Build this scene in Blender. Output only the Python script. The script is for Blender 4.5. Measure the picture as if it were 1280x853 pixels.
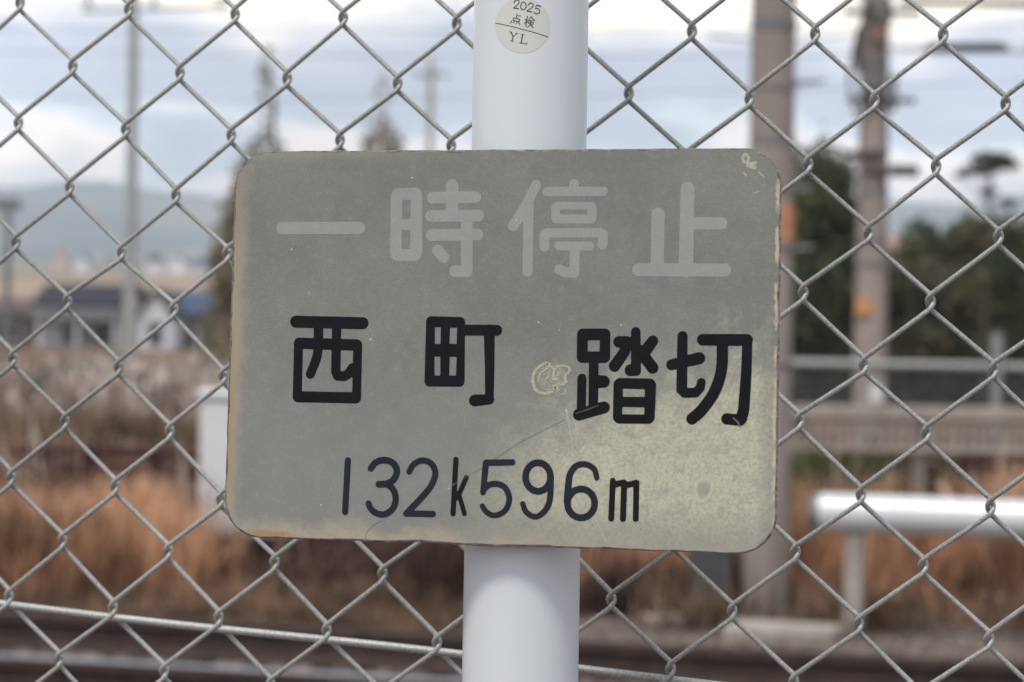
import bpy, math, random
import numpy as np
from mathutils import Vector, Matrix
random.seed(7); rng = np.random.default_rng(7)
R_ = math.radians
scene = bpy.context.scene
for o in list(bpy.data.objects): bpy.data.objects.remove(o)

# ------------------------------------------------------------------ camera
CAM_H = 1.5
PITCH, ROLL, FPX = R_(-0.43), R_(0.8), 2870.0
fwd = Vector((0, math.cos(PITCH), math.sin(PITCH)))
up0 = Vector((0, -math.sin(PITCH), math.cos(PITCH)))
rt0 = Vector((1, 0, 0))
c_rt = rt0*math.cos(ROLL) + up0*math.sin(ROLL)
c_up = up0*math.cos(ROLL) - rt0*math.sin(ROLL)
CAMP = Vector((0, 0, CAM_H))
camd = bpy.data.cameras.new('camera')
cam = bpy.data.objects.new('camera', camd); scene.collection.objects.link(cam)
camd.sensor_width = 22.3; camd.lens = 22.3*FPX/1280
camd.clip_start = .05; camd.clip_end = 20000
camd.dof.use_dof = True; camd.dof.focus_distance = 1.20; camd.dof.aperture_fstop = 6.2
cam.matrix_world = Matrix(((c_rt.x, c_up.x, -fwd.x, 0), (c_rt.y, c_up.y, -fwd.y, 0), (c_rt.z, c_up.z, -fwd.z, CAM_H), (0, 0, 0, 1)))
scene.camera = cam
def cw(v):      # vector measured in the camera's frame (right, down, forward) -> world direction
    return c_rt*v[0] - c_up*v[1] + fwd*v[2]
def cp(v): return CAMP + cw(v)
def at(px, py, d):   # a point seen at px, py of the 1280 px photograph, d metres ahead
    return cp(((px-640)/FPX*d, (py-426.5)/FPX*d, d))
def gx(px, d): return (px-640)/FPX*d
HZ = lambda px: 405 + (px-640)*math.tan(ROLL)
def zz(px, py, d): return CAM_H - (py-HZ(px))/FPX*d    # height of what is seen at row py, d metres away

# ------------------------------------------------------------------ world
w = bpy.data.worlds.new('World'); scene.world = w; w.use_nodes = True
SUN_EL, SUN_AZ = R_(62), R_(212)     # azimuth from +Y clockwise: behind the camera, to the left
nt = w.node_tree; N = nt.nodes; Lk = nt.links
for n in list(N): N.remove(n)
def nd(nt_, t, **kw):
    n = nt_.nodes.new(t)
    for k, v in kw.items():
        if k == 'ins':
            for kk, vv in v.items(): n.inputs[kk].default_value = vv
        else: setattr(n, k, v)
    return n
sky = nd(nt, 'ShaderNodeTexSky'); sky.sky_type = 'NISHITA'; sky.sun_disc = False
sky.sun_elevation = SUN_EL; sky.sun_rotation = SUN_AZ; sky.dust_density = 2
tc = nd(nt, 'ShaderNodeTexCoord')
sep = nd(nt, 'ShaderNodeSeparateXYZ'); Lk.new(tc.outputs['Generated'], sep.inputs[0])
mp = nd(nt, 'ShaderNodeMapping'); mp.inputs['Scale'].default_value = (9, 9, 28); Lk.new(tc.outputs['Generated'], mp.inputs[0])
nz = nd(nt, 'ShaderNodeTexNoise', ins={'Scale': 1.0, 'Detail': 4.0, 'Roughness': .45, 'Distortion': .6}); Lk.new(mp.outputs[0], nz.inputs['Vector'])
# elevation pushed up and down by the noise, then a ramp of cloud layers
m1 = nd(nt, 'ShaderNodeMath', operation='MULTIPLY_ADD'); m1.inputs[1].default_value = .12; m1.inputs[2].default_value = -.06
Lk.new(nz.outputs['Fac'], m1.inputs[0])
m2 = nd(nt, 'ShaderNodeMath', operation='ADD'); Lk.new(sep.outputs['Z'], m2.inputs[0]); Lk.new(m1.outputs[0], m2.inputs[1])
mr = nd(nt, 'ShaderNodeMapRange', ins={1: 0.0, 2: .3, 3: 0.0, 4: 1.0}); Lk.new(m2.outputs[0], mr.inputs[0])
cr = nd(nt, 'ShaderNodeValToRGB'); Lk.new(mr.outputs[0], cr.inputs[0])
stops = [(0.0, (.95, .95, .98)), (.16, (1.1, 1.04, 1.0)), (.235, (1.7, 1.45, 1.28)), (.265, (1.0, 1.12, 1.22)), (.29, (.70, .80, .92)), (.335, (.60, .66, .80)),
         (.375, (.64, .69, .84)), (.42, (1.1, 1.07, 1.05)), (.47, (1.85, 1.66, 1.30)), (.54, (1.2, 1.13, 1.05)), (.62, (.70, .74, .88)), (.75, (.5, .57, .70)), (1.0, (.62, .66, .74))]
el = cr.color_ramp.elements
el[0].position, el[0].color = stops[0][0], (*stops[0][1], 1); el[1].position, el[1].color = stops[-1][0], (*stops[-1][1], 1)
for p_, c_ in stops[1:-1]:
    e_ = el.new(p_); e_.color = (*c_, 1)
# broken cloud above the frame
mp2 = nd(nt, 'ShaderNodeMapping'); mp2.inputs['Scale'].default_value = (2.2, 2.2, 5); Lk.new(tc.outputs['Generated'], mp2.inputs[0])
nz2 = nd(nt, 'ShaderNodeTexNoise', ins={'Scale': 1.3, 'Detail': 5.0, 'Roughness': .55, 'Distortion': .2}); Lk.new(mp2.outputs[0], nz2.inputs['Vector'])
cr2 = nd(nt, 'ShaderNodeMapRange', ins={1: .38, 2: .62, 3: .80, 4: 1.25}); Lk.new(nz2.outputs['Fac'], cr2.inputs[0])
vm = nd(nt, 'ShaderNodeVectorMath', operation='SCALE'); Lk.new(cr.outputs[0], vm.inputs[0]); Lk.new(cr2.outputs[0], vm.inputs['Scale'])
CLOUD = 13.6                      # cloud radiance in the sky texture's own units
vm2 = nd(nt, 'ShaderNodeVectorMath', operation='SCALE', ins={'Scale': CLOUD}); Lk.new(vm.outputs[0], vm2.inputs[0])
mx = nd(nt, 'ShaderNodeMix', data_type='RGBA', ins={0: .88}); Lk.new(sky.outputs[0], mx.inputs[6]); Lk.new(vm2.outputs[0], mx.inputs[7])
bg = nd(nt, 'ShaderNodeBackground', ins={'Strength': .1}); Lk.new(mx.outputs[2], bg.inputs[0])
wo = nd(nt, 'ShaderNodeOutputWorld'); Lk.new(bg.outputs[0], wo.inputs[0])

sd = bpy.data.lights.new('sun', 'SUN'); sd.energy = 2.6; sd.angle = R_(12); sd.color = (1, .95, .88)
sun = bpy.data.objects.new('sun', sd); scene.collection.objects.link(sun)
sdir = Vector((math.sin(SUN_AZ)*math.cos(SUN_EL), math.cos(SUN_AZ)*math.cos(SUN_EL), math.sin(SUN_EL)))
sun.rotation_euler = (-sdir).to_track_quat('-Z', 'Y').to_euler(); sun.location = (0, 0, 30)

scene.view_settings.view_transform = 'Standard'; scene.view_settings.look = 'None'
scene.view_settings.exposure = 0; scene.view_settings.gamma = 1; scene.view_settings.use_curve_mapping = False
scene.render.resolution_x, scene.render.resolution_y = 1024, 682
scene.cycles.use_denoising = True
scene.cycles.max_bounces = 6; scene.cycles.volume_bounces = 1
scene.cycles.volume_step_rate = 4; scene.cycles.volume_max_steps = 64

# ------------------------------------------------------------------ measured shapes of the sign, pole and fence
# camera-frame vectors in metres; lettering outlines in millimetres on the plate
SIGN_C=[-0.007761,0.002702,1.167];SIGN_X=[0.973409,0.012665,-0.228725];SIGN_Y=[0.029301,-0.997153,0.069482];SIGN_N=[-0.227193,-0.074336,-0.971008]
PLATE=[[-144.294,100.877],[142.939,100.877],[144.294,-100.877],[-142.939,-100.877]]
POLE_A=[0.010283,-0.180111,1.212];POLE_AX=[0.016984,-0.998591,0.050272];POLE_F=[0.000855,-0.050265,-0.998736];POLE_S=[0.999855,0.017005,-0.0]
FEN_P=[-0.305635,-0.208511,1.436969];FEN_U=[0.034045,0.002458,-0.009756];FEN_V=[-0.001092,0.036892,0.00082]
FEN_RES={(0,0): (-0.073,-0.053),(2,0): (0.03,-0.004),(4,0): (0.029,0.018),(6,0): (0.001,0.012),(8,0): (0.019,0.042),(12,0): (0.018,0.034),(14,0): (0.021,0.009),(16,0): (0.04,-0.042),(1,1): (-0.016,-0.02),(3,1): (0.029,0.014),(5,1): (0.016,0.035),(7,1): (0.007,0.04),(11,1): (-0.001,0.043),(13,1): (-0.004,0.041),(15,1): (-0.003,-0.0),(17,1): (0.038,-0.044),(0,2): (-0.046,-0.021),(2,2): (0.028,-0.001),(4,2): (0.015,0.007),(6,2): (0.005,-0.0),(8,2): (-0.017,0.004),(14,2): (-0.026,0.021),(16,2): (-0.003,-0.048),(1,3): (-0.018,0.014),(3,3): (0.014,0.047),(15,3): (-0.022,0.011),(17,3): (-0.003,-0.038),(0,4): (-0.035,0.001),(2,4): (0.012,0.049),(4,4): (-0.001,-0.037),(14,4): (-0.037,-0.011),(16,4): (-0.02,-0.001),(1,5): (-0.009,-0.056),(3,5): (0.026,-0.05),(15,5): (-0.029,0.028),(17,5): (-0.006,-0.04),(0,6): (-0.042,-0.025),(2,6): (0.008,-0.018),(4,6): (-0.014,-0.011),(14,6): (-0.034,-0.039),(16,6): (-0.013,-0.01),(1,7): (0.003,-0.028),(3,7): (0.011,-0.02),(15,7): (-0.012,0.011),(17,7): (0.017,0.02),(0,8): (-0.015,0.005),(2,8): (0.005,-0.014),(4,8): (0.003,0.032),(14,8): (-0.03,-0.013),(16,8): (0.007,0.008),(1,9): (0.015,-0.008),(3,9): (0.04,-0.017),(5,9): (0.025,-0.013),(7,9): (-0.016,-0.011),(11,9): (-0.036,0.02),(13,9): (-0.025,0.001),(15,9): (0.018,-0.003),(17,9): (0.062,0.023),(0,10): (-0.004,0.041),(2,10): (0.019,0.034),(4,10): (0.017,-0.001),(6,10): (0.006,0.012),(8,10): (-0.017,0.008),(12,10): (-0.01,0.015),(1,11): (0.011,0.003),(3,11): (0.024,-0.004)}
GLYPHS=[
('一','faded',[('s',[[-116.973,60.351],[-75.007,60.483]],3.154,3.154)]),
('時','faded',[('q',[[-54.36,76.946],[-46.079,77.077],[-45.099,47.788],[-53.668,47.755]],4.301),('h',[[-52.486,75.043],[-47.816,75.036],[-47.628,64.968],[-52.144,64.966]]),('h',[[-52.182,59.421],[-47.517,59.429],[-47.26,49.526],[-51.921,49.51]]),('s',[[-36.293,76.186],[-13.48,76.439]],3.01,3.01),('s',[[-26.027,82.424],[-25.676,66.868]],3.225,3.225),('s',[[-36.881,66.72],[-11.696,66.87]],3.01,3.01),('s',[[-36.106,56.83],[-11.838,57.171]],3.01,3.01),('s',[[-17.847,66.507],[-16.954,38.282]],3.082,3.082),('s',[[-16.954,38.282],[-23.119,38.247]],3.01,3.01),('s',[[-32.71,48.997],[-29.308,45.384]],2.939,2.939)]),
('停','faded',[('s',[[18.012,82.443],[14.283,74.444],[10.802,67.956],[6.723,61.68]],2.652,2.724),('s',[[14.484,72.641],[14.905,38.537]],2.652,2.652),('s',[[37.801,83.033],[38.12,79.439]],2.509,2.509),('s',[[23.82,79.256],[52.928,79.262]],2.365,2.365),('q',[[29.548,70.686],[46.571,70.676],[46.697,66.093],[29.679,66.088]],3.225),('h',[[30.953,70.039],[45.066,70.032],[45.137,67.453],[31.027,67.453]]),('s',[[23.393,51.068],[23.076,56.956]],2.509,2.509),('s',[[23.068,57.243],[24.651,58.109],[52.269,58.161],[53.521,57.306]],2.365,2.365),('s',[[53.521,57.306],[53.369,52.237]],2.509,2.509),('s',[[30.755,51.379],[46.882,51.431]],2.222,2.222),('s',[[39.203,51.12],[39.137,37.889],[34.337,38.076],[31.386,39.49]],2.58,2.58)]),
('止','faded',[('s',[[81.285,67.598],[81.563,39.556]],3.369,3.369),('s',[[95.944,80.514],[96.082,39.637]],3.44,3.727),('s',[[97.645,63.063],[113.362,63.078]],3.082,3.082),('s',[[72.123,39.574],[115.594,39.606]],3.225,3.225)]),
('西','black',[('s',[[-107.602,11.417],[-71.445,10.991]],3.145,3.145),('s',[[-105.463,0.229],[-74.296,-0.319]],2.944,2.944),('s',[[-105.062,-27.59],[-73.752,-27.56]],2.877,2.877),('s',[[-105.76,0.499],[-105.419,-27.596]],2.476,2.476),('s',[[-73.736,-0.176],[-73.334,-27.417]],2.409,2.409),('s',[[-95.203,8.547],[-95.183,7.609],[-95.156,6.671],[-95.128,5.734],[-95.101,4.796],[-95.078,3.858],[-95.063,2.921],[-95.059,1.983],[-95.069,1.045],[-95.077,0.119],[-95.073,-0.79],[-95.069,-1.692],[-95.078,-2.597],[-95.113,-3.517],[-95.187,-4.46],[-95.313,-5.437],[-95.505,-6.458],[-95.774,-7.53],[-96.115,-8.646],[-96.509,-9.796],[-96.942,-10.97],[-97.396,-12.158],[-97.856,-13.35],[-98.305,-14.534],[-98.727,-15.702]],2.61,2.476),('s',[[-85.388,8.659],[-85.059,-14.125],[-83.915,-16.347],[-80.365,-16.562],[-77.944,-15.03],[-76.274,-12.291]],2.543,2.543)]),
('町','black',[('q',[[-34.924,12.335],[-19.636,12.096],[-18.945,-18.247],[-34.748,-18.377]],2.677),('h',[[-32.808,9.39],[-29.68,9.426],[-29.538,0.806],[-32.526,0.767]]),('h',[[-24.812,9.212],[-21.069,9.254],[-21.08,0.916],[-24.824,1.002]]),('h',[[-32.523,-5.696],[-29.466,-5.653],[-29.151,-15.328],[-32.205,-15.378]]),('h',[[-24.469,-5.716],[-20.869,-5.664],[-20.841,-15.194],[-24.439,-15.252]]),('s',[[-17.156,8.089],[-0.199,8.152]],2.81,2.81),('s',[[-4.19,8.239],[-3.337,-10.499],[-3.021,-25.194]],2.877,2.275),('s',[[-3.1,-27.065],[-10.642,-27.739]],2.61,3.011)]),
('踏','black',[('q',[[44.413,6.667],[55.706,6.803],[55.877,-4.708],[44.593,-4.87]],2.91),('h',[[47.15,3.678],[53.283,3.755],[53.296,-1.867],[47.165,-1.951]]),('s',[[50.43,-6.568],[50.806,-30.516]],2.494,2.494),('s',[[52.874,-17.076],[55.793,-17.027]],3.325,3.117),('s',[[44.61,-15.569],[44.768,-31.317]],2.355,2.355),('s',[[43.582,-33.803],[56.282,-30.0]],3.048,3.048),('s',[[71.483,8.223],[72.129,-11.367]],2.425,2.563),('s',[[71.568,-11.035],[69.358,-11.07]],2.91,3.048),('s',[[63.031,3.057],[67.257,3.111]],2.91,2.91),('s',[[67.272,2.564],[67.091,1.977],[66.939,1.411],[66.798,0.853],[66.652,0.291],[66.482,-0.288],[66.273,-0.895],[66.007,-1.543],[65.666,-2.244],[65.24,-3.006],[64.74,-3.822],[64.182,-4.678],[63.584,-5.564],[62.964,-6.465],[62.337,-7.371],[61.722,-8.269],[61.136,-9.147]],2.771,2.91),('s',[[80.293,3.823],[76.032,-2.1]],2.702,3.117),('s',[[73.59,-1.11],[80.497,-9.67]],2.91,2.979),('q',[[64.295,-18.523],[79.071,-18.543],[78.785,-34.322],[64.44,-34.476]],3.464),('h',[[65.729,-20.409],[76.779,-20.489],[76.876,-24.298],[65.837,-24.499]]),('h',[[65.694,-29.546],[76.875,-29.603],[76.828,-33.139],[65.652,-33.226]])]),
('切','black',[('s',[[95.217,6.326],[95.452,-20.162]],2.563,2.771),('s',[[95.452,-20.162],[96.998,-21.897],[102.457,-21.8],[104.715,-19.323],[105.195,-16.607]],2.632,2.217),('s',[[90.086,-8.027],[103.818,-4.565]],2.771,3.048),('s',[[105.372,4.685],[127.506,4.828]],2.91,2.979),('s',[[127.644,4.694],[127.569,-10.161],[126.655,-29.719],[125.543,-34.318]],2.494,2.91),('s',[[125.019,-35.001],[118.38,-34.464]],2.84,2.84),('s',[[115.345,3.184],[115.337,1.472],[115.359,-0.265],[115.392,-2.013],[115.42,-3.755],[115.424,-5.476],[115.386,-7.16],[115.289,-8.792],[115.114,-10.356],[114.868,-11.855],[114.57,-13.307],[114.223,-14.714],[113.829,-16.081],[113.391,-17.412],[112.911,-18.711],[112.392,-19.981],[111.835,-21.227],[111.216,-22.462],[110.52,-23.688],[109.769,-24.892],[108.984,-26.061],[108.185,-27.181],[107.395,-28.241],[106.635,-29.226],[105.925,-30.124],[105.262,-30.912],[104.624,-31.593],[104.005,-32.192],[103.4,-32.734],[102.802,-33.243],[102.206,-33.744],[101.606,-34.261],[100.996,-34.819]],2.84,2.91)]),
('1','num',[('s',[[-76.852,-59.882],[-77.402,-86.241]],1.682,1.682)]),
('3','num',[('s',[[-64.398,-63.592],[-64.101,-63.203],[-63.824,-62.799],[-63.556,-62.387],[-63.283,-61.979],[-62.994,-61.584],[-62.678,-61.211],[-62.321,-60.871],[-61.913,-60.572],[-61.447,-60.301],[-60.93,-60.045],[-60.374,-59.809],[-59.79,-59.602],[-59.189,-59.429],[-58.581,-59.299],[-57.98,-59.218],[-57.394,-59.193],[-56.801,-59.224],[-56.18,-59.305],[-55.547,-59.431],[-54.917,-59.601],[-54.305,-59.811],[-53.726,-60.06],[-53.196,-60.344],[-52.729,-60.661],[-52.31,-61.024],[-51.916,-61.442],[-51.556,-61.904],[-51.236,-62.399],[-50.965,-62.918],[-50.749,-63.449],[-50.596,-63.981],[-50.513,-64.505],[-50.509,-65.044],[-50.58,-65.618],[-50.715,-66.212],[-50.904,-66.81],[-51.138,-67.395],[-51.407,-67.951],[-51.7,-68.464],[-52.008,-68.916],[-52.342,-69.313],[-52.719,-69.673],[-53.131,-69.998],[-53.572,-70.29],[-54.036,-70.551],[-54.516,-70.783],[-55.005,-70.988],[-55.497,-71.168],[-56.002,-71.31],[-56.53,-71.405],[-57.075,-71.464],[-57.632,-71.499],[-58.196,-71.519],[-58.762,-71.536],[-59.325,-71.56],[-59.879,-71.602]],1.734,1.787),('s',[[-55.494,-71.274],[-55.032,-71.658],[-54.548,-72.024],[-54.055,-72.383],[-53.567,-72.746],[-53.097,-73.122],[-52.658,-73.523],[-52.264,-73.96],[-51.929,-74.442],[-51.641,-74.977],[-51.382,-75.56],[-51.158,-76.179],[-50.97,-76.822],[-50.823,-77.478],[-50.721,-78.134],[-50.666,-78.78],[-50.663,-79.404],[-50.709,-80.024],[-50.801,-80.659],[-50.938,-81.298],[-51.121,-81.931],[-51.349,-82.547],[-51.623,-83.135],[-51.943,-83.684],[-52.308,-84.184],[-52.74,-84.65],[-53.247,-85.099],[-53.812,-85.523],[-54.417,-85.912],[-55.044,-86.258],[-55.675,-86.552],[-56.291,-86.785],[-56.875,-86.948],[-57.446,-87.034],[-58.03,-87.045],[-58.618,-86.995],[-59.2,-86.893],[-59.769,-86.75],[-60.313,-86.577],[-60.826,-86.386],[-61.296,-86.185],[-61.73,-85.958],[-62.138,-85.683],[-62.519,-85.375],[-62.873,-85.044],[-63.201,-84.703],[-63.502,-84.363],[-63.776,-84.037],[-64.023,-83.737],[-64.231,-83.46],[-64.396,-83.192],[-64.527,-82.931],[-64.635,-82.675],[-64.729,-82.422],[-64.82,-82.169],[-64.918,-81.916],[-65.032,-81.658]],1.734,1.629)]),
('2','num',[('s',[[-43.935,-64.758],[-43.659,-64.264],[-43.405,-63.754],[-43.159,-63.236],[-42.91,-62.722],[-42.643,-62.222],[-42.345,-61.747],[-42.003,-61.306],[-41.604,-60.911],[-41.141,-60.542],[-40.621,-60.183],[-40.059,-59.844],[-39.465,-59.536],[-38.854,-59.272],[-38.236,-59.062],[-37.625,-58.918],[-37.032,-58.852],[-36.435,-58.862],[-35.81,-58.937],[-35.174,-59.074],[-34.541,-59.267],[-33.927,-59.513],[-33.346,-59.807],[-32.813,-60.145],[-32.345,-60.523],[-31.921,-60.953],[-31.521,-61.446],[-31.152,-61.992],[-30.825,-62.581],[-30.549,-63.205],[-30.334,-63.854],[-30.189,-64.519],[-30.124,-65.19],[-30.144,-65.884],[-30.243,-66.616],[-30.412,-67.376],[-30.642,-68.155],[-30.924,-68.943],[-31.249,-69.732],[-31.607,-70.511],[-31.991,-71.272],[-32.396,-71.996],[-32.828,-72.686],[-33.295,-73.361],[-33.805,-74.038],[-34.365,-74.739],[-34.983,-75.48],[-35.667,-76.282],[-36.425,-77.163],[-37.278,-78.135],[-38.231,-79.185],[-39.259,-80.294],[-40.34,-81.445],[-41.453,-82.621],[-42.573,-83.803],[-43.678,-84.973],[-44.746,-86.114]],1.577,1.734),('s',[[-44.746,-86.114],[-30.802,-85.96]],1.629,1.682)]),
('k','kilo',[('s',[[-19.543,-57.951],[-20.176,-85.487]],1.419,1.419),('s',[[-13.844,-67.019],[-17.609,-76.112]],1.314,1.314),('s',[[-17.642,-75.068],[-14.182,-85.308]],1.209,1.261),('s',[[-19.704,-78.262],[-17.609,-76.112]],1.314,1.314)]),
('5','num',[('s',[[9.945,-58.689],[-3.785,-59.237]],1.629,1.629),('s',[[-3.785,-59.237],[-4.825,-74.294]],1.682,1.524),('s',[[-4.501,-72.617],[-4.164,-72.321],[-3.843,-72.009],[-3.528,-71.691],[-3.211,-71.375],[-2.88,-71.074],[-2.528,-70.796],[-2.144,-70.551],[-1.72,-70.351],[-1.246,-70.184],[-0.728,-70.037],[-0.178,-69.913],[0.394,-69.818],[0.975,-69.757],[1.556,-69.733],[2.124,-69.751],[2.669,-69.816],[3.207,-69.924],[3.757,-70.068],[4.309,-70.251],[4.852,-70.473],[5.378,-70.737],[5.876,-71.043],[6.337,-71.393],[6.751,-71.788],[7.132,-72.244],[7.494,-72.767],[7.83,-73.342],[8.133,-73.955],[8.396,-74.592],[8.612,-75.241],[8.774,-75.886],[8.876,-76.514],[8.913,-77.15],[8.89,-77.814],[8.815,-78.495],[8.692,-79.177],[8.528,-79.847],[8.33,-80.489],[8.103,-81.091],[7.853,-81.638],[7.57,-82.137],[7.241,-82.606],[6.875,-83.045],[6.479,-83.452],[6.06,-83.826],[5.624,-84.166],[5.18,-84.473],[4.734,-84.744],[4.274,-84.984],[3.787,-85.195],[3.281,-85.374],[2.764,-85.518],[2.244,-85.625],[1.728,-85.692],[1.224,-85.716],[0.741,-85.696],[0.267,-85.621],[-0.21,-85.49],[-0.683,-85.313],[-1.147,-85.098],[-1.596,-84.854],[-2.026,-84.589],[-2.43,-84.312],[-2.802,-84.032],[-3.136,-83.736],[-3.434,-83.411],[-3.704,-83.064],[-3.955,-82.702],[-4.195,-82.331],[-4.433,-81.957],[-4.676,-81.588],[-4.932,-81.23]],1.629,1.419)]),
('9','num',[('s',[[29.88,-65.56],[29.766,-67.167],[29.335,-68.701],[28.609,-70.086],[27.624,-71.254],[26.431,-72.145],[25.087,-72.714],[23.661,-72.935],[22.223,-72.793],[20.846,-72.298],[19.599,-71.473],[18.545,-70.359],[17.736,-69.012],[17.213,-67.499],[17.004,-65.897],[17.118,-64.287],[17.55,-62.748],[18.279,-61.36],[19.267,-60.191],[20.464,-59.3],[21.811,-58.732],[23.24,-58.516],[24.678,-58.661],[26.054,-59.161],[27.298,-59.989],[28.349,-61.105],[29.154,-62.452],[29.673,-63.962],[29.88,-65.56]],1.734,1.734),('s',[[30.04,-65.556],[30.041,-66.872],[30.056,-68.234],[30.078,-69.615],[30.096,-70.986],[30.103,-72.32],[30.089,-73.588],[30.046,-74.763],[29.963,-75.816],[29.852,-76.74],[29.725,-77.559],[29.577,-78.291],[29.404,-78.954],[29.201,-79.568],[28.964,-80.15],[28.688,-80.721],[28.37,-81.297],[27.992,-81.884],[27.552,-82.466],[27.066,-83.031],[26.55,-83.567],[26.019,-84.063],[25.489,-84.506],[24.977,-84.886],[24.498,-85.191],[24.046,-85.419],[23.605,-85.582],[23.172,-85.686],[22.745,-85.735],[22.321,-85.736],[21.899,-85.694],[21.475,-85.614],[21.048,-85.502],[20.607,-85.346],[20.149,-85.137],[19.684,-84.882],[19.224,-84.588],[18.777,-84.262],[18.354,-83.912],[17.966,-83.545],[17.623,-83.168],[17.331,-82.767],[17.084,-82.332],[16.871,-81.869],[16.683,-81.386],[16.509,-80.893],[16.338,-80.397],[16.16,-79.906],[15.965,-79.429]],1.682,1.419)]),
('6','num',[('s',[[52.879,-78.159],[52.749,-79.767],[52.278,-81.306],[51.489,-82.696],[50.421,-83.87],[49.128,-84.768],[47.675,-85.345],[46.133,-85.573],[44.58,-85.439],[43.095,-84.949],[41.75,-84.129],[40.615,-83.019],[39.746,-81.674],[39.187,-80.162],[38.967,-78.559],[39.097,-76.946],[39.569,-75.403],[40.362,-74.009],[41.434,-72.834],[42.731,-71.936],[44.188,-71.361],[45.732,-71.138],[47.286,-71.276],[48.77,-71.77],[50.111,-72.594],[51.242,-73.706],[52.107,-75.05],[52.662,-76.56],[52.879,-78.159]],1.734,1.734),('s',[[53.582,-65.352],[53.449,-64.861],[53.332,-64.353],[53.22,-63.838],[53.106,-63.326],[52.979,-62.828],[52.83,-62.353],[52.648,-61.911],[52.425,-61.511],[52.16,-61.151],[51.862,-60.819],[51.536,-60.514],[51.185,-60.236],[50.815,-59.982],[50.429,-59.752],[50.031,-59.546],[49.626,-59.361],[49.206,-59.195],[48.762,-59.047],[48.3,-58.92],[47.825,-58.818],[47.344,-58.745],[46.861,-58.703],[46.384,-58.697],[45.916,-58.73],[45.448,-58.798],[44.969,-58.895],[44.487,-59.025],[44.008,-59.188],[43.538,-59.387],[43.086,-59.624],[42.657,-59.9],[42.259,-60.218],[41.885,-60.585],[41.524,-61.002],[41.18,-61.462],[40.857,-61.958],[40.557,-62.483],[40.284,-63.03],[40.041,-63.592],[39.831,-64.161],[39.663,-64.729],[39.537,-65.299],[39.445,-65.881],[39.377,-66.485],[39.326,-67.124],[39.283,-67.808],[39.238,-68.546],[39.184,-69.352],[39.126,-70.239],[39.075,-71.205],[39.031,-72.231],[38.991,-73.3],[38.953,-74.392],[38.915,-75.491],[38.877,-76.577],[38.835,-77.633]],1.419,1.892)]),
('m','kilo',[('s',[[61.81,-66.579],[61.476,-85.469]],1.524,1.524),('s',[[67.598,-67.557],[67.441,-85.442]],1.577,1.577),('s',[[73.766,-67.648],[73.909,-85.246]],1.524,1.524),('s',[[62.499,-68.826],[64.572,-67.946],[67.488,-67.354]],1.577,1.577),('s',[[68.255,-68.67],[70.853,-68.086],[73.757,-67.289]],1.577,1.577)]),
]
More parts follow.
